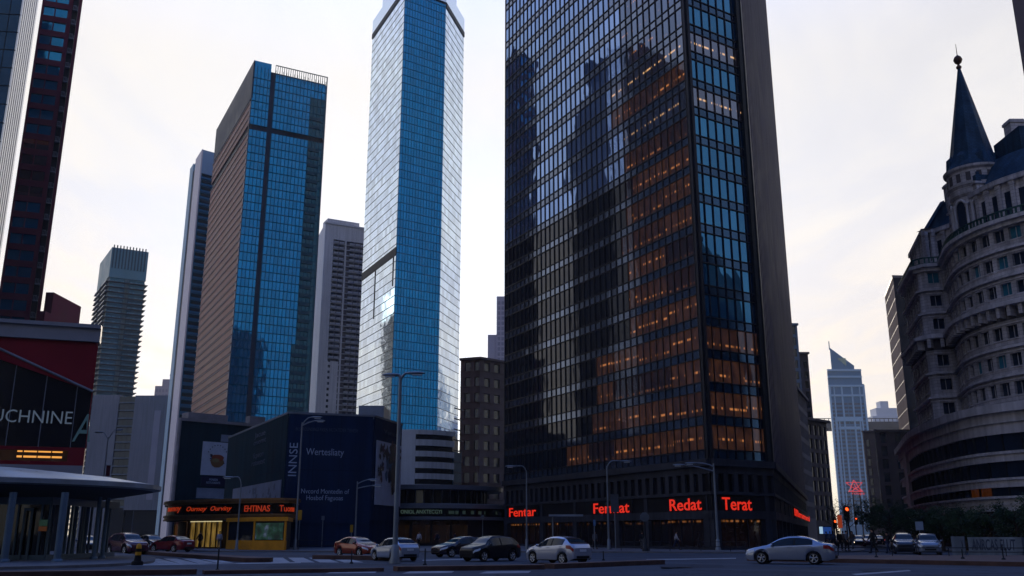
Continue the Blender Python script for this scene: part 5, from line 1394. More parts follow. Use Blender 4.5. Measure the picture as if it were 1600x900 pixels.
mb.face([(p.x,p.y,46.2) for p in hi]+[(115,104,46.2),(115,172,46.2),(82,172,46.2)])
ob('slate_roof', mb, SLATE, T)
def dormer(a, wd, z0, z1, zr, dep=2.6, d0=.15):
    p_, n_ = AT.loc(a); f = Fac(p_-Vector((-n_.y,n_.x))*wd/2, p_+Vector((-n_.y,n_.x))*wd/2)
    m1 = MB(); f.box(m1, 0, f.L, z0, z1, -dep, d0); f.box(m1, -.2, f.L+.2, z1, z1+.25, -dep, d0+.2)
    d_ = ob('dormer', m1, STN, T)
    m1 = MB(); f.box(m1, .05, f.L-.05, z1+.25, zr, -dep+.2, d0-.1); f.box(m1, .3, f.L-.3, zr, zr+.5, -dep+.5, d0-.4); ob('dormer_roof', m1, SLATE, d_)
for a, wd, z0, z1, zr in ((19.5,2.2,41,43.2,44.4),(30,2.0,41,43.0,44.2),(40.5,2.2,41,43.4,45.0),(48.5,2.2,41,43.6,46.0),(52.6,2.6,41,44.2,47.2)): dormer(a,wd,z0,z1,zr)
for x, y, w1, w2, z1 in ((63.6,107.5,1.8,1.6,52.2),(66.2,105,1.4,1.4,50.2),(68.8,104.5,2.4,1.8,53.6),(61.2,113.5,1.3,1.3,50.0),(60.8,120,1.2,1.4,48.6)):
    mb = MB(); mb.wbox(x-w1/2, x+w1/2, y-w2/2, y+w2/2, 44, z1); mb.wbox(x-w1/2-.12, x+w1/2+.12, y-w2/2-.12, y+w2/2+.12, z1-.5, z1-.15); ob('chimney', mb, STN, T)
for bx in ((61.5,65.5,103,109,45,49.5),(65.51,72,101.5,107,45,50.2),(60.2,63,110,116,45,48.6)):
    mb = MB(); mb.wbox(*bx); ob('upper_roof', mb, SLATE, T)
# turret drum with paired columns and arches, cornice, slate spire and finial
TX, TY, TR = 58.35, 108.8, 3.05
mb = MB(); mb.lathe([(TR-.25,ZTOP),(TR-.25,45.6)], (TX,TY,0), 32); mb.lathe([(TR-.2,42.0),(TR+.05,42.3),(TR+.1,43.0),(TR+.35,43.3),(TR+.4,43.5),(TR+.1,43.6),(TR+.1,45.2),(TR+.45,45.5),(TR+.5,45.75),(TR-1,45.8)], (TX,TY,0), 32, smooth=False); ob('turret_wall', mb, STN, T)
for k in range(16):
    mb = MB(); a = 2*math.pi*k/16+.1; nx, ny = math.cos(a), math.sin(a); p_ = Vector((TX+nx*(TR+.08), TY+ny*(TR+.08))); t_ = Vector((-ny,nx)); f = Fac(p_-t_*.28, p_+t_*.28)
    f.box(mb, 0, .56, 43.8, 44.9, .0, .06); ob('frieze_panel', mb, DSTN, T)
for k in range(8):
    a = 2*math.pi*k/8 + rad(22); nx, ny = math.cos(a), math.sin(a)
    t_ = Vector((-ny,nx)); p_ = Vector((TX+nx*(TR-.22), TY+ny*(TR-.22))); f = Fac(p_-t_*.85, p_+t_*.85)
    m1 = MB(); pts = [f.pt(.25,ZTOP+.8,.12), f.pt(1.45,ZTOP+.8,.12)] + [f.pt(.85+.6*math.cos(math.pi*q/10), 40.6+.75*math.sin(math.pi*q/10), .12) for q in range(11)]
    m1.face(pts); ob('turret_window', m1, OW, T)
    m1 = MB(); m1.tube([f.pt(.85+.78*math.cos(math.pi*q/12), 40.6+.95*math.sin(math.pi*q/12), .2) for q in range(13)], .16, 6); ob('arch', m1, STNL, T)
    for off in (-.26,.26):
        b = a + 2*math.pi/16 + off/2.6; m1 = MB(); x, y = TX+math.cos(b)*(TR+.08), TY+math.sin(b)*(TR+.08)
        m1.tube([(x,y,ZTOP+.3),(x,y,40.6)], [.2,.17], 10); m1.lathe([(.18,0),(.3,.3),(.32,.42),(.01,.42)], (x,y,40.6), 10); m1.lathe([(.3,0),(.3,.25),(.2,.35)], (x,y,ZTOP), 10); ob('column', m1, STNL, T)
mb = MB(); n = 8; prof = [(3.5,45.8),(3.1,46.6),(2.55,48.0),(.17,60.3)]
rows = [[(TX+r*math.cos(2*math.pi*k/n+.2), TY+r*math.sin(2*math.pi*k/n+.2), z) for k in range(n)] for r, z in prof]
mb.grid(rows, close_u=True, smooth=False)
for k in range(6):
    a = rad(120+48*k); x, y = TX+math.cos(a)*2.5, TY+math.sin(a)*2.5
    mb.tube([(x,y,45.9),(x,y,47.3),(TX+math.cos(a)*1.7,TY+math.sin(a)*1.7,48.7)], [.75,.6,.05], 4, smooth=False)
ob('spire', mb, SLATE, T)
mb = MB(); mb.lathe([(.16,0),(.3,.12),(.34,.35),(.16,.55),(.14,.7),(.42,.95),(.56,1.35),(.4,1.75),(.1,2.0),(.05,2.1),(.03,3.6),(.005,3.7)], (TX,TY,60.2), 14); ob('finial', mb, surf('bronze_finial',(.09,.05,.04),.5,metal=.5), T)

# ------------------------------------------------------------------ unseen blocks across the street, added to darken it and be mirrored in glass
MIR = surf('unseen_block_brick', (.08,.075,.08), .85, var=.2, scale=.15)
for (x, y, wd, dp, h, lab) in ((-62,-60,46,30,80,'unseen tall dark block added across the street for shade, mirrored low in the blue tower'),
                              (2,-72,52,30,110,'unseen broad dark block added across the street for shade, mirrored in glass straight ahead'),
                              (66,-58,44,34,150,'unseen tallest dark block added across the street for shade, mirrored right in tower glass'),
                              (118,-8,40,50,80,'unseen dark block added along the right hand street to shade the crossing')):
    F = Fac((x+wd/2,y),(x-wd/2,y))
    block('unseen_building', lab, 'building', F, dp, h, MIR, DW, 3.4, 3.7, ww=.5, most=0)
block('unseen_building', 'unseen low dark block added along the right street to darken flanks of black cars', 'building', Fac((72,78),(72,22)), 30, 48, MIR, DW, 3.4, 3.7, ww=.5, most=0)  # unseen block added so the black cars mirror something dark
# ================================================================== street lamps
LAMPM = surf('lamp_steel', (.17,.20,.24), .45, metal=.5, var=.15, scale=1)
LENS = surf('lamp_lens', (.5,.55,.6), .25, var=.05)
def lamp(label, x, y, z0, H, arms, r=.10):
    """arms: (reach in x, height of its foot, rise, curved)"""
    T = thing('street_lamp', label, 'street lamp', 'street lamps', base=(x,y,z0))
    m = MB(); m.tube([(x,y,z0),(x,y,z0+H*.5),(x,y,z0+H)], [r,r*.8,r*.6], 10); m.lathe([(r*2.1,0),(r*2.1,.1),(r*1.5,.35),(r*1.45,.9),(r,1.0)], (x,y,z0), 12); ob('pole', m, LAMPM, T)
    for reach, zf, rise, kind in arms:
        zf = z0+zf; m = MB()
        if kind == 'gooseneck':
            pts = [(x,y,zf)]+[(x+reach*(1-math.cos(t))*.45, y, zf+rise*math.sin(t)) for t in (.4,.8,1.2,1.57)]+[(x+reach,y,zf+rise*.97)]
        elif kind == 'straight': pts = [(x,y,zf),(x+reach*.5,y,zf+rise*.62),(x+reach,y,zf+rise)]
        else: pts = [(x,y,zf),(x+reach*.25,y,zf+rise*.55),(x+reach*.6,y,zf+rise*.9),(x+reach,y,zf+rise)]
        m.tube(pts, [r*.5]*(len(pts)-1)+[r*.35], 8); ob('arm', m, LAMPM, T)
        s = 1 if reach > 0 else -1; e = pts[-1]
        rows = []
        for q, wy, hz in ((-.1,.05,.05),(.05,.11,.08),(.35,.16,.1),(.7,.15,.08),(.9,.08,.04),(.95,.01,.01)):
            rows.append([(e[0]+s*q, e[1]+wy*math.cos(2*math.pi*k/10), e[2]-.02+hz*math.sin(2*math.pi*k/10)) for k in range(10)])
        m = MB(); m.grid(rows, close_u=True, flip=s<0); hd = ob('lamp_head', m, LAMPM, T)
        m = MB(); m.wbox(min(e[0]+s*.2,e[0]+s*.75), max(e[0]+s*.2,e[0]+s*.75), e[1]-.1, e[1]+.1, e[2]-.15, e[2]-.09); ob('lens', m, LENS, hd)
    return T
def lx(px, Y): return Xat(px, Y)
def lz(py, Y): return Zat(py, Y)
Y = 88; lamp('tall street lamp in front of the dark tower corner with two arms reaching left', lx(1121,Y), Y, .13, lz(724,Y)-.13, [(-1.75,lz(728,Y)-.2,.35,'curve'),(-2.9,lz(735,Y)-.2,.6,'straight')], .13)
Y = 92; lamp('street lamp with one arm to the right in front of the Fermat sign', lx(951,Y), Y, .13, lz(728,Y)-.13, [(1.5,lz(734,Y)-.2,.95,'gooseneck')], .11)
Y = 95; lamp('street lamp curving left in front of the Fentar sign', lx(823,Y), Y, .13, lz(738,Y)-.13, [(-1.2,lz(740,Y)-.2,.85,'gooseneck')], .10)
Y = 52; lamp('tallest street lamp, beside the silver hatchback on the crossing island', lx(618,Y), Y, .0, lz(590,Y), [(.45,lz(592,Y)-.1,.45,'curve'),(-.12,lz(592,Y)-.1,.35,'curve')], .15)
Y = 97; lamp('street lamp with two short arms to the right before the navy hoarding', lx(555,Y), Y, .13, lz(752,Y)-.13, [(1.15,lz(755,Y)-.2,.45,'straight'),(1.65,lz(762,Y)-.2,.3,'straight')], .10)
Y = 91; lamp('tall street lamp crossing the upright white lettering of the navy hoarding', lx(462,Y), Y, .13, lz(660,Y)-.13, [(1.0,lz(664,Y)-.2,.85,'curve'),(1.3,lz(664,Y)-.2,.5,'straight')], .11)
Y = 88; lamp('street lamp curving left before the marquee, beside the kiosk', lx(371,Y), Y, .13, lz(757,Y)-.13, [(-.85,lz(760,Y)-.2,.95,'gooseneck')], .09)
Y = 110; t_ = lamp('street lamp with a small dark banner rising behind the domed canopy', lx(152,Y), Y, .13, lz(683,Y)-.13, [(.75,lz(686,Y)-.2,1.2,'straight'),(-.75,lz(686,Y)-.2,.9,'straight')], .09)
t2 = thing('street_banner', 'narrow dark red banner hung on the lamp post behind the domed canopy', 'banner', base=(lx(153.5,Y),Y,lz(742,Y)))
mb = MB(); mb.wbox(lx(154.5,Y), lx(161,Y), Y-.02, Y+.02, lz(744,Y), lz(727,Y)); ob('cloth', mb, surf('banner_red',(.10,.02,.03),.8), t2)
mb = MB(); mb.tube([(lx(152,Y),Y,lz(727,Y)),(lx(161.5,Y),Y,lz(727,Y))],.03,6); ob('bracket', mb, LAMPM, t2)

# posts with signs and signals
def signpost(label, px, Y, pyt, board=None, mat=None, name='sign_post', cat='sign post', r=.05, z0=.13, shape='rect', foot=False):
    x = lx(px,Y); zt = lz(pyt,Y)
    T = thing(name, label, cat, base=(x,Y,z0))
    m = MB(); m.tube([(x,Y,z0),(x,Y,zt)], r, 8); ob('pole', m, LAMPM if not foot else DARKM, T)
    if foot: m = MB(); m.lathe([(.3,0),(.3,.15),(.16,.3),(.15,1.1),(.08,1.2)], (x,Y,z0), 10); ob('foot', m, DARKM, T)
    if board:
        w_, h_, dz = board; m = MB()
        if shape == 'rect': m.wbox(x-w_/2, x+w_/2, Y-.09, Y-.06, zt-h_+dz, zt+dz)
        else:
            rows = [[(x+w_/2*math.cos(2*math.pi*k/8+.39), yy, zt+dz-h_/2+h_/2*math.sin(2*math.pi*k/8+.39)) for k in range(8)] for yy in (Y-.06,Y-.09)]
            m.grid(rows, close_u=True, smooth=False); m.face(rows[1][::-1]); m.face(rows[0])
        ob('board', m, mat, T)
    return T
SGREY = surf('sign_back_grey',(.12,.14,.17),.5,metal=.4); SGRN = surf('sign_yellow',(.35,.2,.02),.6)
signpost('grey backed octagonal sign on a stout black footed post before the Redat shop', 1008, 84, 802, (.85,.85,.1), SGREY, foot=True, shape='oct', r=.08)
signpost('wide grey street name boards on the lamp post side between Fermat and its arm', 961.5, 91, 772, (.75,1.7,.0), surf('board_dark',(.06,.065,.08),.6))
signpost('thin post carrying a small blue plate left of the Fermat sign', 929, 95, 812, (.22,.6,.0), surf('blue_plate',(.08,.16,.3),.5))
signpost('pale parking plate on a post behind the cars at the right', 1437.5, 92, 815, (.75,.8,0), surf('pale_plate',(.28,.34,.42),.5))
signpost('yellow pedestrian signal box on a short post before the navy hoarding', 549, 98, 820, (.30,.75,.0), SGRN, name='signal_post')
signpost('small yellow box on a post beside the kiosk and the tall lamp', 467, 93, 797, (.38,.95,.0), SGRN, name='signal_post')
signpost('thin post with a round plate before the dark recess of the rotunda', 754, 118, 806, (.42,.42,.1), SGREY, shape='oct')
signpost('thin post with a small white plate before the navy hoarding', 503.5, 104, 806, (.35,.45,.0), SGREY)
signpost('slim bare post at the edge of the shaded arcade under the pale slab building', 205, 118, 798)
t_ = thing('bus_shelter', 'flat roofed bus shelter bar on one slim post before the ribbed podium', 'bus shelter', base=(lx(864,93),93,.13))
m = MB(); m.tube([(lx(864,93),93,.13),(lx(864,93),93,lz(807,93))],.08,8); ob('pole', m, LAMPM, t_)
m = MB(); m.wbox(lx(858,93), lx(911,93), 92.2, 93.6, lz(807,93), lz(804,93)); ob('roof', m, surf('shelter_roof',(.2,.23,.28),.5,metal=.3), t_)
# lit signals of the side street
def signal(label, px, py, Y, top='red', size=.33, mast=True):
    x, zc = lx(px,Y), lz(py,Y)
    x = Xat(px,Y,zc)
    T = thing('traffic_light', label, 'traffic light', 'traffic lights', base=(x,Y,.13))
    m = MB(); m.tube([(x,Y+.2,.13),(x,Y+.2,zc+.4)],.07,8); ob('pole', m, DARKM, T)
    m = MB(); m.wbox(x-size*.6, x+size*.6, Y-.12, Y+.12, zc-size*2.4, zc+size*.8)
    for k in range(3): m.tube([(x,Y-.12,zc-k*size*.95+.02),(x,Y-.36,zc-k*size*.95+.04)], [size*.48,size*.48], 10, cap=False)
    ob('housing', m, DARKM, T)
    for k in range(3):
        m = MB(); m.lathe([(size*.42,0),(size*.3,.05),(.01,.07)], (0,0,0), 12)
        mt = glow('signal_'+('red' if k == 0 else 'off'), (1,.08,.012) if k == 0 else (.02,.02,.02), 3.0 if k == 0 else .0)
        o = ob('signal_lamp', m, mt, T); o.matrix_parent_inverse = Matrix.Identity(4); o.location = (0,-.14,zc-k*size*.95-.13); o.rotation_euler = (math.pi/2,0,0)
signal('nearest traffic light glowing red before the slanted top tower', 1322, 796, 92, size=.42)
signal('smaller traffic light glowing orange red low beside the dark side street corner', 1304, 815, 120, size=.36)
signal('distant traffic light glowing red left of the dark trees', 1337, 811, 150, size=.36)
t2 = thing('street_banner', 'tall narrow orange lit banner among the people at the side street corner', 'banner', base=(Xat(1311,118,5),118,.13))
m = MB(); x = Xat(1311,118,4); m.wbox(x-.28,x+.28,117.9,118.0,lz(825,118),lz(805,118)); ob('cloth', m, glow('orange_banner',(.9,.12,.03),.22), t2)
m = MB(); m.tube([(x,118.05,.13),(x,118.05,lz(804,118))],.05,6); ob('pole', m, DARKM, t2)
t2 = thing('video_screen', 'small blue and white lit screen behind the silver sedan at the side street corner', 'screen', base=(Xat(1288,112,2),112,.13))
m = MB(); x = Xat(1288,112,3); m.wbox(x-.75,x+.75,111.9,112.05,lz(835,112),lz(822,112)); ob('case', m, DARKM, t2)
m = MB(); WF.box(m, x-.70,x-.30,lz(834,112),lz(823,112),-111.88,-111.85); ob('white_part', m, glow('screen_white',(.5,.75,1),.6), t2)
m = MB(); WF.box(m, x-.27,x+.70,lz(834,112),lz(823.5,112),-111.88,-111.85); ob('blue_part', m, glow('screen_blue',(.03,.12,.55),.3), t2)
m = MB(); m.tube([(x,112.1,.13),(x,112.1,lz(834,112))],.08,6); ob('pole', m, DARKM, t2)

# thin delineator posts, yellow bollard
def post(px, Y, pyt, z0=.0, r=.035, label=''):
    x = lx(px,Y); T = thing('marker_post', label, 'marker post', 'thin marker posts on the islands', base=(x,Y,z0))
    m = MB(); m.tube([(x,Y,z0),(x,Y,lz(pyt,Y))], r, 8); ob('pole', m, DARKM, T)
    m = MB(); m.lathe([(.11,0),(.11,.05),(.05,.1)], (x,Y,z0), 10); ob('foot', m, DARKM, T)
for px, Y, pyt, z0, lb in ((344,41.5,858,0,'thin dark marker post farthest left, on the near island'),(551,52,860,0,'thin dark marker post before the orange car'),(665,49.5,857,.0,'thin dark marker post between the hatchback and the black cars'),
        (942,58.5,861,0,'thin dark marker post behind the middle silver car'),(1366,57,836,.22,'thin post on the right island before the walking people'),(1500,53.5,858,.22,'thin post on the right island below the gap of the painted barrier'),(1563,51.5,852,.22,'thin post farthest right before the painted barrier')):
    post(px, Y, pyt, z0, label=lb)
x, y = lx(219,45.2), 45.2
T = thing('bollard', 'short yellow and black bollard at the corner of the left pavement', 'bollard', base=(x,y,.13))
m = MB(); m.lathe([(.27,0),(.27,.14),(.2,.2)], (x,y,.13), 12); m.lathe([(.17,.2),(.14,.45)], (x,y,.13), 12); ob('base', m, BLACK, T)
m = MB(); m.lathe([(.145,.45),(.135,.6)], (x,y,.13), 12); m.lathe([(.125,.75),(.11,.9),(.06,.97),(.005,.98)], (x,y,.13), 12); ob('yellow_band', m, surf('bollard_yellow',(.5,.24,.02),.5), T)
m = MB(); m.lathe([(.136,.6),(.126,.75)], (x,y,.13), 12); ob('black_band', m, BLACK, T)
# low railings
def railing(label, pts, h, z0, step=2.2):
    T = thing('railing', label, 'railing', 'low pavement railings', base=(pts[0][0],pts[0][1],z0)); m = MB()
    for zz in (z0+h, z0+h*.5): m.tube([(p[0],p[1],zz) for p in pts], .028, 6)
    ob('rail', m, DARKM, T)
    for i in range(len(pts)-1):
        a, b = Vector(pts[i]), Vector(pts[i+1]); n = max(1,int((b-a).length/step))
        for k in range(n+1):
            q = a.lerp(b,k/n); m = MB(); m.tube([(q.x,q.y,z0),(q.x,q.y,z0+h+.02)],.03,6); ob('post', m, DARKM, T)
railing('low railing before the Fermat shop left of the footed sign', [XY(970,86),XY(1003,84.6)], .8, .13)
railing('low railing before the Redat shop right of the footed sign', [XY(1014,84.5),XY(1046,83.6)], .8, .13)
railing('low railing round the foot of the tall lamp at the tower corner', [XY(1094,82.6),XY(1140,81.6),XY(1163,83)], .8, .13)
railing('low railing along the pavement before the navy hoarding', [XY(467,87.5),XY(527,86.8)], .9, .13)
railing('dark rail along the far edge of the right island', [(17.5,61.5),(24,60.5),(34,59),(46,56)], .5, .22, 3)
# painted concrete barrier
GR = surf('graffiti_ink', (.03,.04,.07), .6)
F = Fac(XY(1511,70.5), XY(1595,67.5)); zt = Zat(850.5,69)
BARM = surf('barrier_concrete', (.15,.18,.22), .8, streaks=.4, var=.2, scale=.8)
T = thing('concrete_barrier', 'long pale concrete barrier scrawled with dark graffiti letters at the right', 'barrier', base=F.pt(0,0,0))
m = MB(); F.box(m, 0, F.L, .0, .35, -.5, .12); F.box(m, 0, F.L, .35, zt+.5, -.4, 0); ob('body', m, BARM, T)
text('lettering', 'ANRCAS ELUT', F, F.at(1519,858)[0], F.at(1588,858)[0], .0+.42, zt+.36, .004, GR, T, depth=.012, shear=.1, bold=.01)
F2b = Fac(XY(1485,71.5), XY(1505,71)); T = thing('concrete_barrier', 'short pale concrete barrier block beside the longer painted one', 'barrier', base=F2b.pt(0,0,0))
m = MB(); F2b.box(m, 0, F2b.L, .0, .35, -.5, .12); F2b.box(m, 0, F2b.L, .35, zt+.55, -.4, 0); ob('body', m, BARM, T)
text('lettering', 'v', F2b, F2b.L*.75, F2b.L*.95, .5, zt+.3, .004, GR, T, depth=.012)
for px, py, lb in ((1068,886.5,'round iron manhole cover in the patched asphalt before the tower corner'),(724,885,'round iron manhole cover in the asphalt below the black hatchback')):
    g = G(px,py); T = thing('manhole_cover', lb, 'manhole cover', base=(g.x,g.y,0)); m = MB()
    m.lathe([(.40,.0),(.40,.012),(.33,.012),(.33,.009),(.005,.009)], (g.x,g.y,.0), 20, smooth=False); ob('cover', m, DARKM, T)
# ================================================================== cars
TYRE = surf('tyre_rubber', (.012,.012,.013), .8, var=.1, scale=6)
RIM = surf('alloy_rim', (.45,.46,.48), .3, metal=.9, var=.1, scale=6)
CGL = glass('car_glass', (.008,.011,.014), ior=1.36, rough=.02, wob=.0, wave=.0)
TRIM = surf('black_trim', (.012,.012,.014), .55, var=.1, scale=4)
CHROME = surf('chrome', (.6,.6,.62), .15, metal=1, var=.03)
TAIL = surf('tail_lens', (.22,.008,.012), .15, coat=.6, var=.1, scale=8)
HEADL = surf('head_lens', (.55,.6,.66), .12, coat=.8, var=.1, scale=8)
TAILON = glow('tail_lamp_on', (1,.03,.02), 1.2); HEADON = glow('head_lamp_on', (1,.82,.6), 2.2)
PLATE = surf('number_plate', (.5,.52,.55), .5, var=.1, scale=8)
def paint_m(name, c, metal=.35): return surf('paint_'+name, c, .24, metal=metal, var=.04, scale=1.2, coat=.6, rvar=.02, spec=.4)
def interp(tab, x):
    if x <= tab[0][0]: return tab[0][1]
    for (x0,y0),(x1,y1) in zip(tab,tab[1:]):
        if x <= x1:
            t = (x-x0)/(x1-x0); t = t*t*(3-2*t)*.5+t*.5; return y0+(y1-y0)*t
    return tab[-1][1]
SEDAN = dict(L=4.6, top=[(0,.60),(.04,.70),(.18,.77),(.6,.87),(1.12,.97),(1.98,1.37),(2.35,1.445),(2.8,1.455),(3.25,1.40),(4.02,1.10),(4.4,1.06),(4.54,1.0),(4.6,.86)],
    belt=[(0,.54),(.15,.66),(1.1,.88),(2.4,.95),(3.6,1.0),(4.3,1.0),(4.6,.82)], wide=[(0,.56),(.06,.66),(.22,.77),(.5,.85),(1.0,.89),(3.6,.89),(4.2,.85),(4.5,.75),(4.6,.66)],
    cowl=1.12, roof0=2.0, roof1=3.22, deck=4.0, bp=2.62, cp=3.55, wf=.88, wr=3.56, R=.325)
HATCH = dict(L=4.2, top=[(0,.62),(.05,.74),(.2,.82),(.7,.95),(1.05,1.03),(1.85,1.44),(2.2,1.51),(2.7,1.52),(3.3,1.45),(3.95,1.12),(4.1,1.05),(4.2,.88)],
    belt=[(0,.55),(.15,.68),(1.0,.92),(2.4,1.0),(3.4,1.05),(3.95,1.04),(4.2,.82)], wide=[(0,.56),(.06,.67),(.22,.78),(.5,.85),(1.0,.88),(3.2,.88),(3.8,.84),(4.1,.76),(4.2,.68)],
    cowl=1.02, roof0=1.88, roof1=3.25, deck=3.95, bp=2.45, cp=3.4, wf=.84, wr=3.35, R=.325)
SUV = dict(L=4.5, top=[(0,.72),(.05,.88),(.2,.97),(.7,1.05),(1.05,1.12),(1.75,1.58),(2.1,1.66),(2.8,1.68),(3.6,1.62),(3.95,1.52),(4.35,1.12),(4.45,1.02),(4.5,.86)],
    belt=[(0,.62),(.15,.78),(1.0,1.0),(2.4,1.06),(3.6,1.12),(4.2,1.1),(4.5,.84)], wide=[(0,.62),(.06,.72),(.22,.82),(.5,.88),(1.0,.91),(3.8,.91),(4.2,.88),(4.4,.82),(4.5,.74)],
    cowl=1.03, roof0=1.78, roof1=3.9, deck=4.35, bp=2.5, cp=3.55, wf=.88, wr=3.55, R=.36)
def section(S, x):
    L = S['L']; w_ = interp(S['wide'],x); zt = interp(S['top'],x); zb = min(interp(S['belt'],x), zt-.02)
    z0 = .2 + .1*max(0,1-x/.25) + .12*max(0,1-(L-x)/.35)
    Ra = S['R']+.075
    for xw in (S['wf'],S['wr']):
        d = abs(x-xw)
        if d < Ra: z0 = max(z0, S['R']+math.sqrt(Ra*Ra-d*d)*.98-.01)
    z0 = min(z0, zb-.12)
    h = max(0., zt-zb); t = min(1,h/.35)
    z1 = z0+.10; z2 = max(z1+.04,.55*zb+.1) if z0 < .5 else z1+(zb-z1)*.4; z3 = zb-.09
    if z3 < z2: z2 = (z1+z3)/2
    wr_ = w_*(.95-.27*t)
    pts = [(w_*.95,z0),(w_*.99,z1),(w_*1.0,z2),(w_*.985,z3),(w_*.95,zb),
           (wr_*1.02 if t > .2 else w_*.9, zb+h*(.80 if t > .2 else .35)), (wr_*.93, zb+h*.95), (wr_*.55, zb+h*.995), (0,zt)]
    return pts
def spt(S, x, v):     # point of the body surface, v counts section points from the sill to the roof centre
    p = section(S,x); i = min(int(v),7); f = v-i
    return Vector((x, p[i][0]*(1-f)+p[i+1][0]*f, p[i][1]*(1-f)+p[i+1][1]*f))
def car(name, label, S, paint, x, y, head, group='cars at the crossing', head_on=False, tail_on=False, cat='car', scale=1.0):
    """head: direction the car faces, radians from +X. Built nose at local +X/2."""
    L = S['L']
    T = thing(name, label, cat, group, base=(x,y,0), local=True); T.rotation_euler = (0,0,head); T.scale = (scale,)*3
    tx = lambda p, s=1: (L/2-p[0], p[1]*s, p[2])
    xs = sorted(set([round(L*k/44,3) for k in range(45)] + [S['cowl'],S['roof0'],S['roof1'],S['deck'],S['bp']-.05,S['bp']+.05,S['cp'],S['cowl']+.28]+[S[w]+d for w in ('wf','wr') for d in (-.4,-.385,-.34,-.2,0,.2,.34,.385,.4)]+[.02,.08,L-.02,L-.08]))
    xs = [q for i,q in enumerate(xs) if i == 0 or q-xs[i-1] > .006]
    body = MB(); gl = {'windscreen':MB(),'rear_window':MB()}; side = {}
    V = [section(S,q) for q in xs]
    for i in range(len(xs)-1):
        xm = (xs[i]+xs[i+1])/2
        for v in range(8):
            h = interp(S['top'],xm)-interp(S['belt'],xm)
            for s in (1,-1):
                q = [tx((xs[i],*V[i][v]),s),tx((xs[i+1],*V[i+1][v]),s),tx((xs[i+1],*V[i+1][v+1]),s),tx((xs[i],*V[i][v+1]),s)]
                if s < 0: q = q[::-1]
                q = q[::-1] if True else q
                tgt = body; mi = 0
                if v == 4 and S['cowl']+.28 < xm < S['cp'] and h > .1:
                    if abs(xm-S['bp']) < .05: mi = 1
                    else:
                        key = (s, xm > S['bp']); tgt = side.setdefault(key, MB())
                elif v in (6,7) and S['cowl'] < xm < S['roof0']: tgt = gl['windscreen']
                elif v in (6,7) and S['roof1'] < xm < S['deck']: tgt = gl['rear_window']
                elif v == 0 and .3 < xm < L-.3: mi = 1 if S is SUV else 0
                tgt.face(q, mi, [(0,0),(1,0),(1,1),(0,1)] if tgt is not body else None, smooth=True)
    for i in (0,-1):       # nose and tail caps
        rr = [tx((xs[i],*p),1) for p in V[i]] + [tx((xs[i],*p),-1) for p in V[i][::-1]]
        body.face(rr if i == -1 else rr[::-1], 0)
    bo = ob('body', body, [paint,TRIM], T)
    weld(bo.data)
    for k, m in gl.items(): weld(ob(k, m, CGL, T).data)
    for k, m in side.items(): weld(ob('side_window', m, CGL, T).data)
    m = MB(); m.wbox(-L/2+.3, L/2-.3, -.62, .62, .2, .5); m.wbox(-L/2+.9, L/2-.9, -.78, .78, .19, .3); ob('underside', m, BLACK, T)
    # grille, lower bumpers, plate
    m = MB(); m.wbox(L/2-.10, L/2+.012, -.42, .42, .36, .50); m.wbox(L/2-.10, L/2+.010, -.3, .3, .56, .62); ob('grille', m, TRIM, T)
    m = MB(); m.wbox(-L/2-.006, -L/2+.25, -.5, .5, .33, .47); ob('rear_valance', m, TRIM, T)
    m = MB(); zpl = .76; m.wbox(-L/2-.022, -L/2+.06, -.25, .25, zpl-.07, zpl+.06); ob('number_plate', m, PLATE, T)
    def patch(name, x0, x1, v0, v1, mat, off=.014):
        for s in (1,-1):
            m = MB(); rows = []
            for i in range(6):
                r_ = []
                for j in range(5):
                    xx = x0+(x1-x0)*i/5; vv = v0+(v1-v0)*j/4
                    p = spt(S,xx,vv); a = spt(S,min(L-.002,xx+.02),vv)-spt(S,max(.002,xx-.02),vv); b = spt(S,xx,min(8,vv+.05))-spt(S,xx,max(0,vv-.05))
                    n = b.cross(a); 
                    if n.length < 1e-9: n = Vector((0,1,0))
                    n.normalize()
                    if n.y < 0: n = -n
                    p = p+n*off; r_.append(tx(p,s))
                rows.append(r_)
            m.grid(rows, 0, flip=s>0); ob(name, m, mat, T)
    patch('headlight', .035, .52, 2.75, 3.95, HEADON if head_on else HEADL)
    patch('tail_light', L-.52, L-.03, 2.6, 3.9, TAILON if tail_on else TAIL)
    if S is not SUV: patch('sill_trim', S['wf']+.45, S['wr']-.45, .0, .45, TRIM, .008)
    # door handles and mirrors
    for xx in (S['bp']-.25, S['cp']-.15):
        for s in (1,-1):
            p = spt(S,xx,3.1); m = MB(); q = tx(p,s); m.wbox(q[0]-.09,q[0]+.09,q[1]-.012,q[1]+.025 if s>0 else q[1]+.012,q[2]-.012,q[2]+.012); ob('door_handle', m, paint if xx else TRIM, T)
    for s in (1,-1):
        p = spt(S,S['cowl']+.36,4.1); q = tx(p,s); m = MB(); m.ball((q[0],q[1]+s*.12,q[2]+.06),.1,8,sx=.6,sy=1.1,sz=.75); m.tube([q,(q[0],q[1]+s*.1,q[2]+.03)],.025,6); ob('side_mirror', m, paint, T)
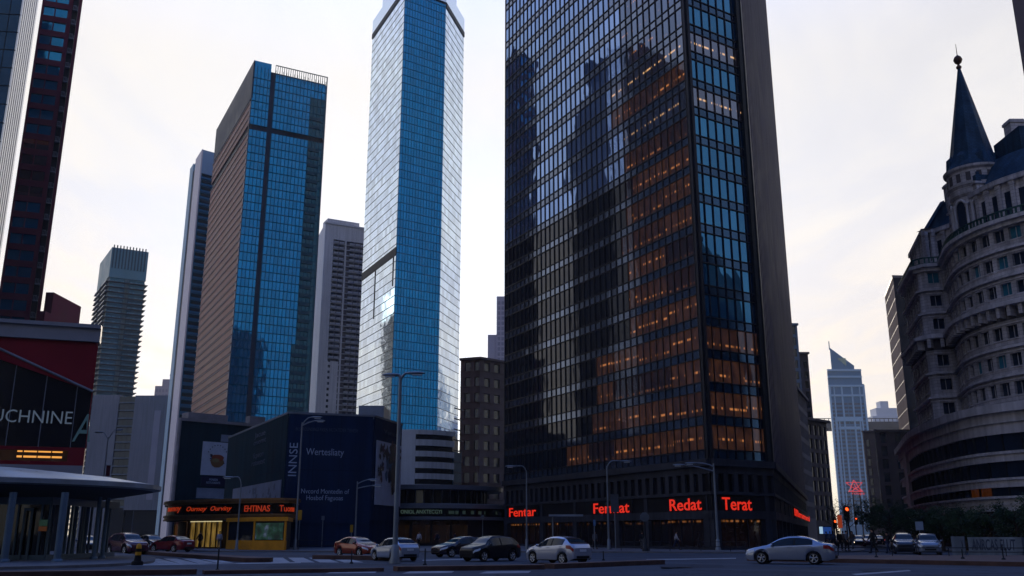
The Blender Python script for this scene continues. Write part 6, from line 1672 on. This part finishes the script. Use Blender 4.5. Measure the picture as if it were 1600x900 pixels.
    for xw in (S['wf'],S['wr']):
        for s in (1,-1):
            yc = interp(S['wide'],xw)-.13; cx_ = L/2-xw; r = S['R']
            m = MB(); rows = []
            for rr_, oy in ((r*.66,-.1),(r*.93,-.1),(r,-.07),(r,.07),(r*.95,.1),(r*.68,.105)): rows.append([(cx_+rr_*math.cos(2*math.pi*k/22), s*(yc+oy), r+rr_*math.sin(2*math.pi*k/22)) for k in range(22)])
            m.grid(rows, 0, close_u=True, flip=s<0); wh = ob('wheel', m, TYRE, T)
            m = MB(); 
            ring = lambda rr_, oy: [(cx_+rr_*math.cos(2*math.pi*k/22), s*(yc+oy), r+rr_*math.sin(2*math.pi*k/22)) for k in range(22)]
            m.grid([ring(r*.69,.10),ring(r*.64,.108),ring(r*.60,.06)],0,close_u=True,flip=s<0); m.grid([ring(r*.2,.085),ring(r*.14,.1),ring(.004,.1)],0,close_u=True,flip=s<0)
            for k in range(5):
                a = 2*math.pi*k/5+.3; ca, sa = math.cos(a), math.sin(a); pa = .05
                for da in (-.16,.16):
                    a2 = a+da; m.tube([(cx_+r*.12*ca,s*(yc+.085),r+r*.12*sa),(cx_+r*.65*math.cos(a2),s*(yc+.085),r+r*.65*math.sin(a2))],[.03,.026],5)
            ob('rim', m, RIM, wh)
            m = MB(); m.grid([ring(r*.66,.03),ring(.01,.03)],0,close_u=True,flip=s<0); ob('brake_disc', m, BLACK, wh)
    return T
def weld(me):
    bm = bmesh.new(); bm.from_mesh(me); bmesh.ops.remove_doubles(bm, verts=bm.verts, dist=.0008); bmesh.ops.recalc_face_normals(bm, faces=bm.faces) if False else None; bm.to_mesh(me); bm.free()
SILV = paint_m('silver', (.30,.34,.42), .5); SILV2 = paint_m('light_silver', (.36,.38,.45), .45); ORNG = paint_m('copper_orange', (.25,.036,.014), .35)
BLK = surf('paint_black', (.008,.008,.013), .3, metal=.1, var=.04, coat=.25, rvar=.02, spec=.2); BLKP = paint_m('black_plum', (.018,.012,.02), .2); REDP = paint_m('deep_red', (.16,.012,.022), .3); MARP = paint_m('maroon', (.08,.02,.04), .3)
WHT = paint_m('white', (.5,.5,.53), .05); DBLU = paint_m('dark_blue', (.02,.025,.04), .3); GREYP = paint_m('blue_grey', (.2,.23,.29), .45)
def cpos(px, Y): p = XY(px, Y); return p.x, p.y
def dirn(a, b): return math.atan2(b, a)
x, y = cpos(1234, 51.2); car('parked_car','silver sedan alone at the right of the crossing, nose pointing left', SEDAN, SILV, x, y, dirn(-.90,.43))
x, y = cpos(871, 52.0); car('parked_car','silver car with red tail lights between the black car and the footed sign', HATCH, SILV2, x, y, dirn(-.64,.77), scale=.94)
x, y = cpos(617, 57.5); car('parked_car','silver hatchback partly hidden by the tallest lamp post', HATCH, SILV, x, y, dirn(-.60,.80), scale=.89)
x, y = cpos(560, 69.5); car('parked_car','copper orange car facing us beside the silver hatchback', SEDAN, ORNG, x, y, dirn(.68,-.73), scale=.95)
x, y = cpos(722, 67.5); car('parked_car','black low sedan half hidden behind the black hatchback', SEDAN, BLKP, x, y, dirn(-.80,-.60), scale=.97)
x, y = cpos(766, 57.0); car('parked_car','black hatchback facing left in front of the rotunda shop', SUV, BLK, x, y, dirn(-.70,-.71), scale=.87)
x, y = cpos(201, 76.5); car('parked_car','maroon people carrier coming towards us beside the canopy pavilion', SUV, MARP, x, y, dirn(.72,-.69))
x, y = cpos(238, 97); car('parked_car','dark car with a bright windscreen behind the red sedan', HATCH, DBLU, x, y, dirn(.7,-.71))
x, y = cpos(270, 87.5); car('parked_car','deep red sedan turning away from us before the lit foyer', SEDAN, REDP, x, y, dirn(-.86,.51))
x, y = cpos(1411, 80); car('parked_car','dark blue off road car facing us beside the silver one at the right', SUV, DBLU, x, y, dirn(-.35,-.94), head_on=False)
x, y = cpos(1448, 75.5); car('parked_car','silver grey car facing us at the far right before the dark trees', SUV, GREYP, x, y, dirn(-.33,-.94), scale=.97)
x, y = cpos(1358, 128); car('parked_car','small distant car with a pale windscreen facing us down the side street', HATCH, MARP, x, y, dirn(-.3,-.95))
x, y = cpos(1371, 138); car('parked_car','distant dark car with glowing red tail lights down the side street', SEDAN, BLK, x, y, dirn(.32,.95), tail_on=True)
x, y = cpos(1341, 132); car('parked_car','distant dark car with lit headlights down the side street', SEDAN, DBLU, x, y, dirn(-.32,-.95), head_on=True)
x, y = cpos(138, 92); car('parked_car','dark car with lit headlights glimpsed between the canopy columns', SEDAN, DBLU, x, y, dirn(.40,-.92), head_on=True)
# ================================================================== people
SKIN = surf('skin', (.30,.17,.12), .6, var=.1, scale=8)
HAIR = surf('dark_hair', (.015,.011,.01), .6, var=.2, scale=20)
SHOE = surf('shoe', (.015,.014,.014), .5, var=.1)
def skinned(name, joints, edges, root, sub=1):
    me = bpy.data.meshes.new(name); me.from_pydata([j[0] for j in joints], edges, [])
    o = bpy.data.objects.new(name, me); COL.objects.link(o)
    sk = o.modifiers.new('skin','SKIN'); sk.use_smooth_shade = True
    for i, j in enumerate(joints):
        r = j[1]; me.skin_vertices[0].data[i].radius = (r,r) if not isinstance(r,tuple) else r
        me.skin_vertices[0].data[i].use_root = (i == root)
    if sub: o.modifiers.new('sub','SUBSURF').levels = sub; o.modifiers['sub'].render_levels = sub
    dg = bpy.context.evaluated_depsgraph_get(); dg.update()
    m2 = bpy.data.meshes.new_from_object(o.evaluated_get(dg)); bpy.data.objects.remove(o); bpy.data.meshes.remove(me)
    return m2
def limb_pose(stride, armsw, bend=.0):
    # front is -Y locally; heights for a 1.74 m figure
    hip = Vector((0,0,.93)); J = {}
    J['pelvis'] = (0,0,.95); J['waist'] = (0,-.01,1.1); J['chest'] = (0,-.01,1.30); J['neck'] = (0,0,1.47); J['head0'] = (0,-.015,1.56); J['head1'] = (0,-.02,1.66)
    for s, sg in (('l',1),('r',-1)):
        st = stride*sg
        J['hip'+s] = (.09*sg,0,.92); J['knee'+s] = (.10*sg,-.22*st-.02,.50+.02*abs(st)); J['ankle'+s] = (.10*sg,-.36*st+(.10 if st < 0 else 0),.085+(.07 if st < 0 else 0)*abs(st)); 
        a = J['ankle'+s]; J['toe'+s] = (a[0]+.02*sg,a[1]-.17,a[2]-.045+(.0 if st >= 0 else -.02))
        J['sh'+s] = (.185*sg,0,1.40); J['el'+s] = (.24*sg,.13*st*armsw+.03,1.13); J['wr'+s] = (.25*sg,.24*st*armsw-.06-bend*.18,.90+bend*.14)
    return J
def person(label, px, Y, facing, jacket, trousers, stride=.8, hair='short', z0=.13, scale=1.0, bag=None, bend=.0, coat_len=.80):
    x = Xat(px,Y); T = thing('person', label, 'person', 'people on the pavements', base=(x,Y,z0), local=True)
    T.rotation_euler = (0,0,facing); T.scale = (scale,)*3
    J = limb_pose(stride,1.0,bend); names = list(J); idx = {n:i for i,n in enumerate(names)}
    rad_ = dict(pelvis=(.11,.09),waist=(.10,.08),chest=(.11,.08),neck=.05,head0=(.075,.085),head1=(.078,.092))
    for s in 'lr': rad_.update({'hip'+s:.08,'knee'+s:.052,'ankle'+s:.04,'toe'+s:.035,'sh'+s:.05,'el'+s:.043,'wr'+s:.032})
    E = [('pelvis','waist'),('waist','chest'),('chest','neck'),('neck','head0'),('head0','head1')]
    for s in 'lr': E += [('pelvis','hip'+s),('hip'+s,'knee'+s),('knee'+s,'ankle'+s),('ankle'+s,'toe'+s),('chest','sh'+s),('sh'+s,'el'+s),('el'+s,'wr'+s)]
    # hands: palm and five fingers continue from the wrist
    J2 = dict(J); r2 = dict(rad_); E2 = list(E)
    for s, sg in (('l',1),('r',-1)):
        wv = Vector(J['wr'+s]); d = (wv-Vector(J['el'+s])).normalized(); pm = wv+d*.075; J2['palm'+s] = tuple(pm); r2['palm'+s] = (.034,.02); E2.append(('wr'+s,'palm'+s))
        for k, (ofs, ln) in enumerate(((-.03,.07),(-.01,.08),(.01,.078),(.028,.06))):
            f = pm+Vector((0,ofs,0))+d*(.04); J2[f'f{k}{s}'] = tuple(f); J2[f'g{k}{s}'] = tuple(f+d*ln*.6+Vector((-.02*sg,-.01,0))); r2[f'f{k}{s}'] = .009; r2[f'g{k}{s}'] = .008; E2 += [('palm'+s,f'f{k}{s}'),(f'f{k}{s}',f'g{k}{s}')]
        th = wv+d*.04+Vector((-.02*sg,-.04,0)); J2['th'+s] = tuple(th); r2['th'+s] = .010; J2['ti'+s] = tuple(th+d*.035+Vector((0,-.01,0))); r2['ti'+s] = .008; E2 += [('wr'+s,'th'+s),('th'+s,'ti'+s)]
    # a nose and jaw give the head a front
    J2['nose'] = (0,-.115,1.615); r2['nose'] = .014; E2.append(('head0','nose'))
    n2 = list(J2); i2 = {n:i for i,n in enumerate(n2)}
    me = skinned('body', [(J2[n],r2[n]) for n in n2], [(i2[a],i2[b]) for a,b in E2], 0)
    me.materials.append(SKIN); b = link('body', me, T)
    # jacket
    jn = ['pelvis','waist','chest','neck']+[k+s for k in ('sh','el','wr') for s in 'lr']
    jr = {'pelvis':(.19,.16),'waist':(.17,.15),'chest':(.20,.17),'neck':(.075,.075)}
    JJ = dict(J); JJ['neck'] = (0,0,1.45); JJ['hem'] = (0,0,coat_len); jr['hem'] = (.185,.14)
    for s in 'lr': jr.update({'sh'+s:.083,'el'+s:.065,'wr'+s:.05})
    jn = jn+['hem']; ij = {n:i for i,n in enumerate(jn)}
    ej = [('hem','pelvis'),('pelvis','waist'),('waist','chest'),('chest','neck')]+[e for s in 'lr' for e in (('chest','sh'+s),('sh'+s,'el'+s),('el'+s,'wr'+s))]
    me = skinned('jacket', [(JJ[n],jr[n]) for n in jn], [(ij[a],ij[c]) for a,c in ej], 1); me.materials.append(jacket); link('jacket', me, b)
    tn = ['pelvis']+[k+s for k in ('hip','knee','ankle') for s in 'lr']; it = {n:i for i,n in enumerate(tn)}; tr_ = {'pelvis':(.16,.12)}
    for s in 'lr': tr_.update({'hip'+s:.11,'knee'+s:.078,'ankle'+s:.062})
    me = skinned('trousers', [(J[n],tr_[n]) for n in tn], [(it[a],it[c]) for s in 'lr' for a,c in (('pelvis','hip'+s),('hip'+s,'knee'+s),('knee'+s,'ankle'+s))], 0); me.materials.append(trousers); link('trousers', me, b)
    m = MB()
    for s in 'lr':
        a, t_ = Vector(J['ankle'+s]), Vector(J['toe'+s]); m.tube([a+Vector((0,.05,-.04)), a+Vector((0,0,-.035)), t_+Vector((0,.03,0)), t_+Vector((0,-.03,-.01))],[.045,.055,.05,.02],8)
    ob('shoe', m, SHOE, b)
    m = MB(); m.ball((0,.005,1.665),.098,12,sx=.92,sy=1.04,sz=1.0)
    if hair == 'long': m.tube([(0,.05,1.66),(0,.075,1.55),(0,.08,1.42)],[.085,.085,.05],8)
    ob('hair', m, HAIR, b)
    if bag:
        t2 = thing('bag', bag, 'bag', base=(x,Y,z0), local=True); t2.rotation_euler = (0,0,facing)
        m = MB(); m.wbox(.28,.40,-.16,.16,.45,.80); ob('pouch', m, TRIM, t2); m = MB(); m.tube([(.34,-.12,.80),(.30,-.05,.90),(.30,.05,.90),(.34,.12,.80)],.012,6); ob('strap', m, TRIM, t2)
    return T
CB = surf('black_cloth',(.013,.013,.016),.85,var=.2,scale=6); CG = surf('grey_cloth',(.09,.095,.11),.85,var=.2,scale=6); CN = surf('navy_cloth',(.02,.028,.06),.85,var=.2,scale=6); CW = surf('pale_cloth',(.34,.34,.38),.85,var=.15,scale=6); CR = surf('rust_cloth',(.16,.05,.03),.85,var=.15,scale=6); CO = surf('coat_brown',(.07,.05,.04),.85,var=.2,scale=6)
people = [
 ('person in a long black coat standing nearest the silver sedan at the street corner', 1311, 86.5, .2, CB, CB, .35, 'short', .55),
 ('person in a grey jacket standing under the nearest red signal', 1322, 84.5, .9, CG, CB, .2, 'short', .8),
 ('person in dark clothes turned away at the left of the corner group', 1301, 92, 2.9, CN, CB, .5, 'long', .75),
 ('person in a dark coat farther back in the corner group', 1317, 97, 3.1, CO, CB, .5, 'short', .6),
 ('person walking in a long dark coat on the right island before the distant cars', 1363, 70, -1.3, CB, CB, .9, 'long', .5),
 ('person in black striding beside the dark blue off road car', 1385.5, 82, -1.0, CB, CN, .9, 'short', .8),
 ('person in a pale top walking past the Redat shop window', 1056.5, 92, 1.4, CW, CN, .8, 'short', .8),
 ('person in dark clothes at the left end of the Fermat shop', 929.5, 97, .4, CG, CB, .4, 'short', .75),
 ('person with long hair walking by the rotunda entrance', 684, 122, -.9, CN, CB, .9, 'long', .75),
 ('person in a rust coloured top before the rotunda glass', 681, 124.5, 2.2, CR, CB, .6, 'short', .8),
 ('person in blue before the dark recess right of the rotunda door', 711, 123, 1.2, CN, CN, .6, 'short', .8),
 ('person in a pink grey top standing behind the silver hatchback', 655, 103, -.6, CW, CB, .4, 'long', .78),
 ('person in a white shirt standing at the lit foyer beside the kiosk', 343.5, 98.5, .3, CW, CG, .3, 'short', .8),
 ('person in a black jacket walking out of the lit foyer', 313, 99.5, -.4, CB, CB, .8, 'short', .78),
 ('person in a blue jacket farther down the pavement beside the lit screen', 1291, 108, .6, CN, CB, .6, 'short', .78),
 ('person in a brown coat at the right edge of the corner group', 1331, 96, -.8, CO, CG, .7, 'long', .6),
 ('person in a pale grey jacket deep in the corner crowd', 1297, 103, 2.6, CG, CN, .5, 'short', .78),
 ('person in a dark top looking into the long shop window left of Redat', 1003, 95, 3.0, CB, CG, .3, 'short', .78),
]
for lb, px, Y, fc, jk, tr_, st, hr, cl in people: person(lb, px, Y, fc, jk, tr_, st, hr, coat_len=cl, z0=.22 if px == 1363 else (.0 if px in (1385.5,) else .13))

# ================================================================== trees
LEAF = []
for i, c in enumerate(((.018,.036,.014),(.030,.052,.02),(.012,.026,.012))):
    LEAF.append(surf('leaf_%s' % ('mid','light','dark')[i], c, .6, var=.35, scale=3))
BARK = surf('bark', (.04,.03,.025), .9, var=.3, scale=4, bump=.3)
def tree(label, x, y, H, Wd, seed, name='street_tree', n=2600, bare=False, group='dark street trees', z0=.13):
    r = random.Random(seed); T = thing(name, label, 'tree', group, base=(x,y,z0), local=True)
    m = MB(); hb = H*.32; top = Vector((r.uniform(-.3,.3),r.uniform(-.3,.3),H*.8))
    m.tube([(0,0,0),(.05,0,hb*.5),(.0,.03,hb),tuple(top*.75),tuple(top)],[.20,.15,.13,.07,.02],8)
    tips = []
    for k in range(11 if not bare else 16):
        a = 2.4*k+r.uniform(-.4,.4); h = hb+(H*.75-hb)*k/11*(1 if not bare else .7); L_ = Wd*.5*(1-.45*(h/H))*r.uniform(.7,1.1)
        b = Vector((math.cos(a),math.sin(a),r.uniform(.35,.9))); p0_ = Vector((0,0,h)); p1_ = p0_+b*L_*.5; p2_ = p1_+Vector((b.x,b.y,b.z*.5+r.uniform(-.1,.3)))*L_*.5
        m.tube([p0_,p1_,p2_],[.06,.035,.012],5); tips += [p1_,p2_,p1_.lerp(p2_,.5)]
        if bare:
            for q in range(4):
                st = p1_.lerp(p2_,r.random()); e = st+Vector((r.uniform(-1,1),r.uniform(-1,1),r.uniform(.1,1)))*L_*.35; m.tube([st,e],[.018,.006],4); tips.append(e)
    ob('trunk', m, BARK, T)
    m = MB(); clumps = [(c,r.uniform(.25,.6)*(Wd/4)**.5,r.choice((0,0,1,2))) for c in tips]
    if not bare:
        for k in range(16):
            a = r.uniform(0,6.28); q = r.random()**.5; z = r.uniform(.30,.98); rr_ = Wd*.5*q*math.sqrt(max(.05,1-((z-.6)/.45)**2)); clumps.append((Vector((rr_*math.cos(a),rr_*math.sin(a),H*z)), r.uniform(.3,.75)*(Wd/4)**.5, r.choice((0,1,2))))
    for k in range(n):
        c, cr_, mi = r.choice(clumps); d = Vector((r.gauss(0,1),r.gauss(0,1),r.gauss(0,.8))); d = d.normalized()*cr_*r.random()**.45
        p = c+d; s = r.uniform(.06,.15)*(1 if not bare else .6); u = Vector((r.gauss(0,1),r.gauss(0,1),r.gauss(0,.6))).normalized(); v = u.orthogonal().normalized(); 
        m.face([p-u*s,p+v*s*.5,p+u*s,p-v*s*.5], mi)
    ob('crown', m, LEAF, T)
for i, (px, Y, H, Wd, lb) in enumerate(((1362,112,5.6,4.6,'dark leafy tree rising before the foot of the slanted top tower'),(1392,104,4.9,5.0,'low broad dark tree behind the dark blue off road car'),(1418,110,5.2,4.8,'dark leafy tree against the podium pilaster'),
        (1444,98,4.4,4.6,'dark bushy tree behind the silver grey car'),(1472,92,4.2,4.8,'dark bushy tree left of the painted barrier'),(1508,88,3.9,4.8,'dark bushy tree behind the short barrier block'),(1548,84,3.8,4.4,'dark bushy tree behind the middle of the painted barrier'),(1590,80,4.5,4.6,'dark leafy tree at the right frame edge behind the barrier'))):
    x = Xat(px,Y); tree(lb, x, Y, H, Wd, 40+i, n=3000, z0=.0)
for px, Y, H, Wd, sd_, lb in ((1308,122,6.0,3.6,71,'thin half bare tree at the bright gap by the far signal'),(1328,135,7.4,5.0,72,'thin half bare tree under the red neon star')):
    tree(lb, Xat(px,Y), Y, H, Wd, sd_, n=700, bare=True, group='half bare trees')
